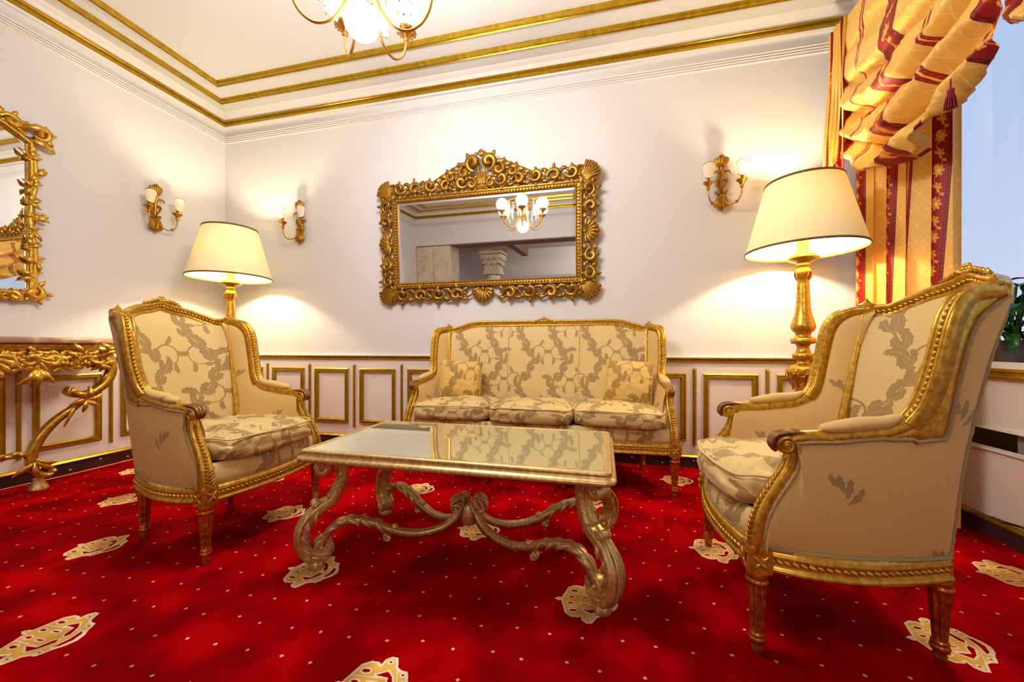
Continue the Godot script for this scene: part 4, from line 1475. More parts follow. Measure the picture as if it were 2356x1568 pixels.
# ---------------------------------------------------------------- floor lamps
func build_lamps():
	var r := thing("floor_lamp", "tall gilt floor lamp with a cream shade in the room corner behind the chair", "floor lamp", Vector3(-3.13, 0, -2.655), .3, "gilt floor lamps")
	var g := Shape.new()
	# square-ish turned standard
	g.lathe([[.155, 0.0], [.160, .010], [.158, .030], [.140, .045], [.135, .060], [.105, .072], [.100, .090]], 8)
	part("base", g, mats.gilt, r)
	g = Shape.new()
	g.lathe([[.098, .088], [.070, .110], [.048, .150], [.056, .175], [.060, .20], [.050, .225], [.034, .25], [.032, .34], [.036, .46], [.044, .50], [.052, .53], [.068, .555], [.066, .575], [.060, .585], [.058, .600], [.046, .612], [.042, .628], [.046, .655], [.060, .685], [.080, .712], [.088, .738], [.084, .760], [.066, .780], [.040, .790], [.033, .802], [.034, .815], [.040, .826], [.056, .830], [.060, .842], [.057, .856], [.042, .862], [.036, .880], [.034, .900], [.040, .915], [.064, .920], [.069, .934], [.066, .950], [.046, .956], [.040, .972], [.044, .986], [.058, .996], [.067, 1.016], [.066, 1.036], [.056, 1.066], [.046, 1.100], [.040, 1.140], [.037, 1.20], [.033, 1.28], [.031, 1.306], [.036, 1.318], [.046, 1.345], [.048, 1.362], [.038, 1.376], [.034, 1.388], [.040, 1.394], [.036, 1.404], [.034, 1.416]], 16, Vector3.ZERO, 8, .004, .0, 1.4)
	var o := part("standard", g, mats.gilt, r)
	g = Shape.new()
	var cap := Shape.new()
	for k in 4:
		var b := Basis(Vector3.UP, k * PI / 2)
		g.m = Transform3D(b, Vector3.ZERO)
		cap.m = g.m
		for e in [-1.0, 1.0]:
			g.sweep(spiral(Vector3(e * .022, .745, .082), Vector3.RIGHT * e, Vector3.UP, .019, .004, PI * .5, 1.3, 16), oval(.006, .006, 6), Vector3(0, 0, 1), taper(17, 1.0, .8))
			g.tube(spline([Vector3(e * .04, .735, .080), Vector3(e * .050, .70, .070), Vector3(e * .034, .65, .046)], 4), taper(9, .007, .003), 6)
			cap.tube(spline([Vector3(e * .03, 1.355, .038), Vector3(e * .026, 1.335, .040), Vector3(e * .016, 1.31, .030)], 4), taper(9, .006, .003), 6)
		g.tube(arc_path(Vector3(0, .735, .086), .020, PI * 1.1, PI * 1.9, 8), .0045, 6)
		g.box(Vector3(0, .655, .050), Vector3(.022, .045, .010), .003)
	g.m = Transform3D.IDENTITY
	part("scroll_carving", g, mats.gilt, o)
	part("capital_carving", cap, mats.gilt, o)
	g = Shape.new()
	g.lathe([[.030, 1.412], [.046, 1.420], [.072, 1.430], [.082, 1.442], [.080, 1.452], [.066, 1.456], [.066, 1.464], [.058, 1.468], [.030, 1.466]], 28)
	part("drip_pan", g, mats.gold_paint, r)
	g = Shape.new()
	g.lathe([[.031, 1.464], [.031, 1.560], [.028, 1.566], [.012, 1.570], [.012, 1.660]], 20)
	for k in 7:
		var a := k * 2.39
		g.ball(Vector3(cos(a) * .031, 1.55 - .012 * (k % 3), sin(a) * .031), Vector3(.005, .022 + .006 * (k % 2), .005), Basis.IDENTITY, 6, 5)
	part("candle_sleeve", g, mats.candle_tube, r)
	# shade: cloth cone, trimmed rims, wire spider
	g = Shape.new()
	var rows := []
	for k in 13:
		var f := k / 12.0
		var row := PackedVector3Array()
		for j in 64: row.append(Vector3(cos(TAU * j / 64) * lerpf(.31, .198, f), lerpf(1.487, 1.918, f), sin(TAU * j / 64) * lerpf(.31, .198, f)))
		rows.append(row)
	g.grid(rows, true, false)
	var sh := part("lamp_shade", g, mats.lamp_shade, r)
	for q in [[.31, 1.487, 1.0], [.198, 1.918, -1.0]]:
		g = Shape.new()
		var rr := []
		for e in [[-.002, 0.0], [.003, 0.0], [.003, .013], [-.002, .013], [-.002, 0.0]]:
			var row := PackedVector3Array()
			for j in 64:
				var a := TAU * j / 64
				var rad: float = q[0] + e[0] - e[1] * .26 * q[2]
				row.append(Vector3(cos(a) * rad, q[1] + e[1] * q[2], sin(a) * rad))
			rr.append(row)
		g.grid(rr, true, false)
		part("shade_binding", g, mats.shade_trim, sh)
	g = Shape.new()
	for k in 3:
		var a := TAU * k / 3
		g.tube(PackedVector3Array([Vector3(0, 1.60, 0), Vector3(cos(a) * .248, 1.72, sin(a) * .248)]), .002, 5)
	part("shade_carrier", g, mats.brass, sh)
	g = Shape.new()
	g.ball(Vector3(0, 1.70, 0), Vector3(.032, .045, .032), Basis.IDENTITY, 16, 10)
	part("bulb", g, mats.bulb_light, r)
	omni(Vector3(0, 1.70, 0), Color(1.0, .93, .78), LAMP_ENERGY, .045, r)
	var c := copy_of(r, Vector3(1.205, 0, -2.715), -.5, "tall gilt floor lamp with a cream shade between the curtain and the right-hand armchair")

func arc_path(c: Vector3, rad: float, a0: float, a1: float, n: int) -> PackedVector3Array:
	var p := PackedVector3Array()
	for i in n + 1:
		var a := lerpf(a0, a1, float(i) / n)
		p.append(c + Vector3(cos(a), sin(a), 0) * rad)
	return p

# ---------------------------------------------------------------- wall sconces
func sconce(at: Vector3, turn: float, label: String):
	# local: wall at z = 0, z out into the room; y from the middle
	var r := thing("wall_sconce", label, "wall sconce", at, turn, "gilt two-arm sconces")
	var g := Shape.new()
	# palmette bundle on top
	for k in 7:
		var a := (k - 3) * .42
		g.ball(Vector3(sin(a) * .034, .178 - .010 * absf(a), .028 + cos(a) * .016), Vector3(.0125, .036, .014), Basis(Vector3(0, 0, 1), -a * .35), 8, 7)
	g.ball(Vector3(0, .216, .03), Vector3(.018, .008, .016))
	g.lathe([[.013, .10], [.010, .115], [.012, .145]], 10, Vector3(0, 0, .026))
	# body: flared neck, side leaves, S scrolls
	g.lathe([[.008, -.03], [.012, .02], [.014, .06], [.020, .085], [.030, .098], [.028, .106], [.012, .112]], 12, Vector3(0, 0, .024))
	for e in [-1.0, 1.0]:
		sprig(g, Vector3(e * .018, .095, .03), Vector3(e, .35, 0).normalized(), Vector3(0, 0, 1), .05, .011, .007, -e * 1.4, .25, 1, 8)
		g.sweep(spline([Vector3(e * .030, .055, .022), Vector3(e * .040, .035, .024), Vector3(e * .034, .008, .026), Vector3(e * .012, -.025, .028), Vector3(e * .010, -.05, .028), Vector3(e * .03, -.06, .026), Vector3(e * .040, -.045, .024)], 5), oval(.010, .0065, 8), Vector3(0, 0, 1), taper(31, .9, .9, .2))
		g.ball(Vector3(e * .028, .042, .024), Vector3(.012, .012, .012))
		g.ball(Vector3(e * .034, -.046, .026), Vector3(.010, .010, .012))
	# lower bundle of petals and a bow
	for k in 6:
		var a := (k - 2.5) * .40
		g.ball(Vector3(sin(a) * .038, -.120 - .012 * cos(a * 2), .022 + cos(a) * .018), Vector3(.014, .046, .015), Basis(Vector3(0, 0, 1), a * .35), 8, 7)
	for k in 5:
		var a := TAU * k / 5
		g.ball(Vector3(cos(a) * .012, -.088 + sin(a) * .012, .048), Vector3(.009, .009, .008))
	g.ball(Vector3(0, -.172, .026), Vector3(.016, .018, .014))
	g.box(Vector3(0, 0, .008), Vector3(.03, .30, .016), .004)
	part("backplate", g, mats.gilt_antique, r)
	for e in [-1.0, 1.0]:
		g = Shape.new()
		g.tube(spline([Vector3(e * .004, -.098, .050), Vector3(e * .020, -.138, .066), Vector3(e * .050, -.158, .086), Vector3(e * .084, -.146, .104), Vector3(e * .103, -.108, .114), Vector3(e * .108, -.055, .116)], 5), .0052, 8)
		g.box(Vector3(e * .078, -.148, .100), Vector3(.020, .018, .020), .005)
		g.lathe([[.004, -.062], [.011, -.058], [.013, -.050], [.010, -.042], [.014, -.036], [.020, -.020], [.034, -.008], [.036, -.002], [.030, .002], [.010, .002]], 18, Vector3(e * .108, 0, .116))
		var arm := part("arm", g, mats.gilt_antique, r)
		g = Shape.new()
		g.lathe([[.0095, 0.0], [.0095, .060], [.004, .064]], 12, Vector3(e * .108, 0, .116))
		part("candle_sleeve", g, mats.gilt_antique, arm)
		g = Shape.new()
		g.lathe([[.006, .060], [.011, .075], [.009, .095], [.002, .112]], 12, Vector3(e * .108, 0, .116))
		part("bulb", g, mats.unlit_bulb, arm)
		# half shade clipped in front of the flame, open towards the wall
		var rows := []
		for i in 7:
			var f := i / 6.0
			var row := PackedVector3Array()
			for k in 13:
				var t := (k / 12.0 - .5) * 2.0
				var a := t * 1.15
				var rad := lerpf(.030, .047, f)
				var yy := lerpf(.016 + .012 * t * t, .126 - .018 * t * t, f)
				row.append(Vector3(e * .108 + sin(a) * rad * 1.05, yy, .116 + cos(a) * rad * .8 + .006))
			rows.append(row)
		g = Shape.new()
		g.grid(rows, false, false)
		var sh := part("half_shade", g, mats.sconce_shade, r)
		for e2 in [0, 6]:
			g = Shape.new()
			g.tube(rows[e2], .0018, 5)
			part("shade_binding", g, mats.shade_trim, sh)
	return r

# ---------------------------------------------------------------- chandelier
func build_chandelier():
	var r := thing("chandelier", "brass chandelier with white globes and hanging glass prisms", "chandelier", Vector3(-.965, 2.238, -1.39))
	var g := Shape.new()
	g.lathe([[.004, .09], [.030, .10], [.052, .13], [.056, .16], [.040, .20], [.044, .24], [.060, .26], [.060, .30], [.030, .32], [.012, .36], [.010, .80], [.012, .86], [.060, .90], [.065, .955]], 24)
	part("stem", g, mats.brass, r)
	var ball := Shape.new()
	ball.ball(Vector3.ZERO, Vector3(.072, .072, .072), Basis.IDENTITY, 32, 20)
	var bm := ball.mesh()
	same("globe", bm, mats.globe_light, r)
	omni(Vector3.ZERO, Color(1.0, .975, .955), GLOBE_ENERGY, .07, r)
	var pr := Shape.new()
	var rows := []
	for q in [[.0012, 0.0], [.010, .012], [.010, .20], [.004, .206]]:
		var row := PackedVector3Array()
		for k in 3: row.append(Vector3(cos(TAU * k / 3) * q[0], q[1], sin(TAU * k / 3) * q[0]))
		rows.append(row)
	var tmp := Shape.new()
	tmp.grid(rows, true, true)
	pr.add_flat(tmp)
	var pm := pr.mesh()
	for k in 6:
		var a := TAU * k / 6 + .35
		var b := Basis(Vector3.UP, a)
		g = Shape.new()
		g.tube(spline([Vector3(.045, .150, 0), Vector3(.075, .060, 0), Vector3(.125, -.005, 0), Vector3(.185, -.020, 0), Vector3(.240, .015, 0), Vector3(.272, .075, 0), Vector3(.282, .130, 0)], 6), .0058, 10)
		var arm := same("arm", g.mesh(), mats.brass, r, Transform3D(b, Vector3.ZERO))
		g = Shape.new()
		g.lathe([[.006, .120], [.014, .128], [.012, .138], [.034, .158], [.048, .172], [.046, .178], [.030, .176]], 24, Vector3(.282, 0, 0))
		for j in 14: g.ball(Vector3(.282 + cos(TAU * j / 14) * .044, .168, sin(TAU * j / 14) * .044), Vector3(.005, .005, .005), Basis.IDENTITY, 6, 4)
		same("cup", g.mesh(), mats.brass, arm)
		same("globe", bm, mats.globe_light, r, Transform3D(b, b * Vector3(.282, .243, 0)))
		omni(b * Vector3(.282, .243, 0), Color(1.0, .975, .955), GLOBE_ENERGY, .07, r)
		for j in 4:
			var q := b.rotated(Vector3.UP, (j - 1.5) * .20) * Vector3(.165 + .03 * (j % 2), .055 + .035 * (j % 2), 0)
			same("prism", pm, mats.crystal, r, Transform3D(Basis(Vector3.UP, j * .7), q))
	g = Shape.new()
	for rad in [.165, .195]:
		var p := PackedVector3Array()
		for j in 49: p.append(Vector3(cos(TAU * j / 48) * rad, .262 if rad < .18 else .298, sin(TAU * j / 48) * rad))
		g.tube(p, .004, 6)
	for k in 6:
		var a := TAU * k / 6 + .35
		g.tube(PackedVector3Array([Vector3(0, .30, 0), Vector3(cos(a) * .195, .298, sin(a) * .195)]), .003, 6)
	part("prism_ring", g, mats.brass, r)

# ---------------------------------------------------------------- carved ornament for frames (plane of x and y, out along z)
const OUT := Vector3(0, 0, 1)

func volute(s: Shape, c: Vector3, r: float, a0: float, turns: float, thick: float, leaves := 5):
	var p := spiral(c, Vector3.RIGHT, Vector3.UP, r, r * .16, a0, turns, 30)
	for i in p.size(): p[i] += OUT * (.010 * sin(PI * i / 30.0) + .006)
	s.sweep(p, PackedVector2Array([Vector2(-.5, -1), Vector2(.7, -.9), Vector2(1.3, -.35), Vector2(1.0, 0), Vector2(1.3, .35), Vector2(.7, .9), Vector2(-.5, 1)]), OUT, taper(p.size(), thick * .6, thick * .55, thick * .55))
	s.ball(c + OUT * .012, Vector3(r * .22, r * .22, thick * .9))
	var sg := signf(turns)
	for k in leaves:
		var i := 1 + k * 4
		var t := (p[i + 1] - p[maxi(i - 1, 0)]).normalized()
		var radial := (p[i] - c); radial.z = 0; radial = radial.normalized()
		sprig(s, p[i] + radial * thick * .3, (t * .75 + radial * .65).normalized(), OUT, r * (1.0 - .09 * k), thick * .85, thick * .5, sg * -.9, .12, 3, 8)

func shell(s: Shape, c: Vector3, dir: Vector3, r: float, ribs := 9, spread := 2.5):
	for k in ribs:
		var a := (float(k) / (ribs - 1) - .5) * spread
		var d := dir.rotated(OUT, a)
		var len := r * (1.0 - .12 * absf(a))
		var p := PackedVector3Array()
		for j in 6: p.append(c + d * len * j / 5.0 + OUT * (.006 + .016 * sin(PI * .75 * j / 5.0)))
		s.sweep(p, oval(.8, 1.0, 7), OUT, taper(6, r * .035, r * spread / ribs * .62))
		s.ball(c + d * len + OUT * .018, Vector3(r * spread / ribs * .62, r * spread / ribs * .62, .010), Basis.IDENTITY, 7, 4)
	s.ball(c + OUT * .012, Vector3(r * .2, r * .2, .014))

# running acanthus scrolls along a straight side, waving between low and high
func rinceau(s: Shape, a: Vector3, b: Vector3, width: float, lobes: int, sgn := 1.0):
	var d := (b - a); var L := d.length(); var t := d / L
	var n := OUT.cross(t)
	var old := s.m
	s.m = old * Transform3D(Basis(t, n, OUT), a)
	var step := L / lobes
	var stem := PackedVector3Array()
	for i in lobes * 8 + 1:
		var f := float(i) / (lobes * 8)
		stem.append(Vector3(f * L, sgn * sin(PI * lobes * f) * width * .36, .010))
	s.sweep(stem, oval(.010, .0095, 8), OUT)
	for k in lobes:
		var up := sgn * (1.0 if k % 2 == 0 else -1.0)
		var c := Vector3((k + .5) * step, -up * width * .06, 0)
		var r := minf(step * .40, width * .40)
		volute(s, c, r, PI if up > 0 else PI, -up * 1.25, .019, 6)
		# leaves that fill the corners between scrolls
		for e in [-1.0, 1.0]:
			sprig(s, Vector3((k + .5) * step + e * step * .34, up * width * .12, .006), Vector3(e * .55, up, 0).normalized(), OUT, width * .42, .020, .010, -e * up * .9, .12, 3, 8)
			sprig(s, Vector3((k + .5) * step + e * step * .22, -up * width * .24, .006), Vector3(e, -up * .4, 0).normalized(), OUT, width * .48, .017, .010, e * up * .8, .12, 3, 8)
	s.m = old

func build_wide_mirror():
	var x0 := -1.925; var x1 := -.030; var y0 := 1.285; var y1 := 2.33
	var ix := [-1.745, -.205]; var iy := [1.458, 2.152]
	var cx := (x0 + x1) / 2
	var r := thing("wall_mirror", "wide landscape mirror in a pierced gilt acanthus frame above the settee", "mirror", Vector3(cx, y0, BACK + .012))
	r.rotation.x = .045
	r.position.z = BACK + .012
	var W := (x1 - x0) / 2; var H := y1 - y0
	var gw: float = (ix[1] - ix[0]) / 2
	var gy0: float = iy[0] - y0; var gy1: float = iy[1] - y0
	# glass with bevelled border
	var s := Shape.new()
	var bv := .020
	s.quad(Vector3(-gw + bv, gy0 + bv, .020), Vector3(-gw + bv, gy1 - bv, .020), Vector3(gw - bv, gy1 - bv, .020), Vector3(gw - bv, gy0 + bv, .020))
	var c := [Vector3(-gw, gy0, .0185), Vector3(-gw, gy1, .0185), Vector3(gw, gy1, .0185), Vector3(gw, gy0, .0185)]
	var q := [Vector3(-gw + bv, gy0 + bv, .020), Vector3(-gw + bv, gy1 - bv, .020), Vector3(gw - bv, gy1 - bv, .020), Vector3(gw - bv, gy0 + bv, .020)]
	for k in 4: s.quad(c[k], c[(k + 1) % 4], q[(k + 1) % 4], q[k])
	part("mirror_glass", s, mats.mirror_glass, r)
	s = Shape.new()
	s.box(Vector3(0, (gy0 + gy1) / 2, .006), Vector3(gw * 2 + .05, gy1 - gy0 + .05, .012))
	part("backing", s, mats.wood_brown, r)
	# inner slip with egg and dart
	s = Shape.new()
	var rows := []
	for p in [[0.0, .014], [0.0, .024], [-.006, .030], [-.014, .024], [-.030, .026], [-.036, .034], [-.046, .034], [-.050, .010], [0.0, .010]]:
		var o: float = p[0]
		rows.append(PackedVector3Array([Vector3(-gw + o, gy0 + o, p[1]), Vector3(gw - o, gy0 + o, p[1]), Vector3(gw - o, gy1 - o, p[1]), Vector3(-gw + o, gy1 - o, p[1])]))
	var tmp := Shape.new()
	tmp.grid(rows, true, false)
	s.add_flat(tmp)
	part("inner_moulding", s, mats.gilt_dark, r)
	s = Shape.new()
	for k in 62:
		var x := lerpf(-gw - .02, gw + .02, (k + .5) / 62.0)
		for y in [gy0 - .022, gy1 + .022]: s.ball(Vector3(x, y, .027), Vector3(.0085, .0095, .010), Basis.IDENTITY, 6, 4)
	for k in 28:
		var y := lerpf(gy0 - .01, gy1 + .01, (k + .5) / 28.0)
		for x in [-gw - .022, gw + .022]: s.ball(Vector3(x, y, .027), Vector3(.0095, .0085, .010), Basis.IDENTITY, 6, 4)
	part("egg_moulding", s, mats.gilt, r)
	# pierced sides
	var bw := gy0 - .046
	var bx := W - gw - .046
	s = Shape.new()
	for e in [-1.0, 1.0]: rinceau(s, Vector3(e * .15, bw * .5, .012), Vector3(e * (W - .12), bw * .5, .012), bw * 1.12, 4, e)
	shell(s, Vector3(0, bw * .78, .012), Vector3(0, -1, 0), bw * .74, 9, 2.9)
	for e in [-1.0, 1.0]: s.sweep(spline([Vector3(e * .03, bw * .86, .016), Vector3(e * .075, bw * .80, .02), Vector3(e * .10, bw * .45, .02), Vector3(e * .15, bw * .30, .018), Vector3(e * .18, bw * .45, .016)], 5), oval(.010, .008, 8), OUT)
	part("bottom_carving", s, mats.gilt_dark, r)
	s = Shape.new()
	var ty := (gy1 + .046 + H) / 2
	for e in [-1.0, 1.0]: rinceau(s, Vector3(e * .10, ty, .012), Vector3(e * (W - .13), ty, .012), bw * 1.12, 5, -e)
	for k in 7: s.sweep(PackedVector3Array([Vector3((k - 3) * .014, gy1 + .05, .012), Vector3((k - 3) * .009, ty, .030), Vector3((k - 3) * .016, H + .02, .018)]), oval(.007, .007, 6), OUT)
	for e in [-1.0, 1.0]:
		volute(s, Vector3(e * .082, gy1 + .098, .012), .044, PI * .5, e * 1.2, .019, 5)
		for k in 3: sprig(s, Vector3(e * .035, gy1 + .06 + .03 * k, .014), Vector3(e, .2 + .3 * k, 0).normalized(), OUT, .07, .018, .010, -e * .6, .2, 3, 8)
	part("top_carving", s, mats.gilt_dark, r)
	for e in [-1.0, 1.0]:
		s = Shape.new()
		var xm: float = (W + gw + .046) / 2 * e
		for f in [-1.0, 1.0]:
			rinceau(s, Vector3(xm, (gy0 + gy1) / 2 + f * .12, .012), Vector3(xm, (gy0 + gy1) / 2 + f * .40, .012), bx * 1.05, 2, e * f)
			s.sweep(spline([Vector3(xm - e * bx * .35, (gy0 + gy1) / 2 + f * .02, .016), Vector3(xm - e * bx * .2, (gy0 + gy1) / 2 + f * .075, .02), Vector3(xm + e * bx * .2, (gy0 + gy1) / 2 + f * .11, .02), Vector3(xm + e * bx * .1, (gy0 + gy1) / 2 + f * .15, .016)], 5), oval(.009, .008, 8), OUT)
		shell(s, Vector3(xm - e * bx * .30, (gy0 + gy1) / 2, .012), Vector3(e, 0, 0), bx * .74, 9, 2.9)
		part("side_carving", s, mats.gilt_dark, r)
		for f in [0.0, 1.0]:
			s = Shape.new()
			var corner := Vector3(e * W, H if f > 0 else 0.0, .012)
			var dir := Vector3(e, 1.0 if f > 0 else -1.0, 0).normalized()
			shell(s, corner - dir * .180, dir, .150, 7, 1.05)
			for g in [-1.0, 1.0]:
				sprig(s, corner - dir * .18, dir.rotated(OUT, g * .70), OUT, .125, .022, .012, -g * .35, .12, 3, 9)
				sprig(s, corner - dir * .18, dir.rotated(OUT, g * 1.2), OUT, .11, .020, .012, -g * .7, .15, 3, 9)
			part("corner_palmette", s, mats.gilt_dark, r)
	# crest
	s = Shape.new()
	for e in [-1.0, 1.0]:
		volute(s, Vector3(e * .068, H + .090, .014), .064, PI * (1.5), e * 1.2, .027, 4)
		volute(s, Vector3(e * .150, H + .022, .012), .054, PI * .5, -e * 1.2, .021, 5)
		volute(s, Vector3(e * .262, H - .008, .012), .044, PI * .5, -e * 1.2, .018, 5)
		for k in 5: sprig(s, Vector3(e * (.12 + .055 * k), H + .070 - .022 * k, .014), Vector3(e, .45 - .10 * k, 0).normalized(), OUT, .105, .024, .011, -e * .7, .18, 3, 9)
		s.sweep(spline([Vector3(e * .02, H + .01, .016), Vector3(e * .03, H + .06, .022), Vector3(e * .012, H + .10, .022), Vector3(e * .03, H + .135, .02)], 5), oval(.010, .009, 8), OUT)
	for k in 5:
		var a := (k - 2) * .38
		sprig(s, Vector3(0, H + .145, .016), Vector3(sin(a), cos(a), 0), OUT, .062 - .008 * absf(k - 2), .013, .009, a * .3, .2, 1, 7)
	part("crest_carving", s, mats.gilt_dark, r)

# tall rococo mirror on the left wall: knotted floral columns and an arched top
func build_tall_mirror():
	var r := thing("wall_mirror", "tall rococo mirror with carved roses along its gilt frame over the console table", "mirror", Vector3(LEFT + .012, 1.20, -1.40), PI / 2)
	var W := .375; var H := 1.20
	var s := Shape.new()
	var outline := PackedVector3Array([Vector3(-W + .05, .05, .016), Vector3(W - .05, .05, .016)])
	for k in 13:
		var f := k / 12.0
		var x := lerpf(W - .05, -W + .05, f)
		outline.append(Vector3(x, 1.04 + .12 * (1 - pow(2 * f - 1, 2.0)), .016))
	var o := s.vert(Vector3(0, .6, .016))
	var ids := []
	for p in outline: ids.append(s.vert(p))
	for i in ids.size(): s.tri(o, ids[i], ids[(i + 1) % ids.size()])
	part("mirror_glass", s, mats.mirror_glass, r)
	s = Shape.new()
	s.box(Vector3(0, .56, .004), Vector3(W * 2 - .04, 1.06, .008))
	part("backing", s, mats.wood_brown, r)
	s = Shape.new()
	var rim := PackedVector3Array()
	for p in outline: rim.append(p)
	rim.append(outline[0])
	s.sweep(rim, PackedVector2Array([Vector2(-.008, -.016), Vector2(.022, -.014), Vector2(.030, 0), Vector2(.022, .014), Vector2(-.008, .016)]), OUT)
	part("frame_rail", s, mats.gilt, r)
	var rg := RandomNumberGenerator.new()
	rg.seed = 9
	for e in [-1.0, 1.0]:
		s = Shape.new()
		for k in 9:
			var y := .16 + k * .098
			var x: float = e * (W - .045 + .018 * sin(k * 2.1))
			var c := Vector3(x, y, .036)
			# a rose: rings of petals
			for j in 5: s.ball(c + Vector3(cos(TAU * j / 5) * .013, sin(TAU * j / 5) * .013, 0), Vector3(.013, .013, .010), Basis.IDENTITY, 7, 5)
			s.ball(c + OUT * .008, Vector3(.010, .010, .010))
			for j in 3:
				var a := rg.randf() * TAU
				sprig(s, c, Vector3(cos(a), sin(a), 0), OUT, .062, .014, .008, rg.randf_range(-1, 1), .25, 2, 7)
			sprig(s, c + Vector3(0, .02, -.01), Vector3(e * .8, .7, 0).normalized(), OUT, .055, .012, .008, e * -1.0, .2, 2, 7)
		s.tube(spline([Vector3(e * (W - .04), .05, .03), Vector3(e * (W - .03), .3, .034), Vector3(e * (W - .055), .55, .034), Vector3(e * (W - .03), .8, .034), Vector3(e * (W - .04), 1.02, .03)], 6), .014, 8)
		part("rose_carving", s, mats.gilt, r)
		s = Shape.new()
		volute(s, Vector3(e * (W - .035), .055, .014), .052, PI * .5, -e * 1.3, .020, 5)
		part("corner_scroll", s, mats.gilt, r)
		s = Shape.new()
		volute(s, Vector3(e * (W + .005), 1.13, .014), .045, PI * 1.2, e * 1.3, .018, 5)
		sprig(s, Vector3(e * (W - .07), 1.05, .02), Vector3(e, .25, 0).normalized(), OUT, .14, .026, .012, -e * .9, .25, 3, 9)
		sprig(s, Vector3(e * (W - .09), 1.12, .02), Vector3(e, .75, 0).normalized(), OUT, .16, .026, .012, -e * 1.1, .25, 3, 9)
		part("corner_scroll", s, mats.gilt, r)
	s = Shape.new()
	for e in [-1.0, 1.0]:
		rinceau(s, Vector3(e * .06, 1.20, .016), Vector3(e * .30, 1.13, .016), .11, 2, -e)
	for k in 7: sprig(s, Vector3(0, 1.20, .02), Vector3(sin((k - 3) * .35), cos((k - 3) * .35), 0), OUT, .17 - .02 * absf(k - 3), .024, .012, (k - 3) * .12, .2, 3, 9)
	part("crest_carving", s, mats.gilt, r)
	s = Shape.new()
	for e in [-1.0, 1.0]: rinceau(s, Vector3(e * .02, .03, .016), Vector3(e * .30, .03, .016), .075, 3, e)
	part("base_carving", s, mats.gilt, r)

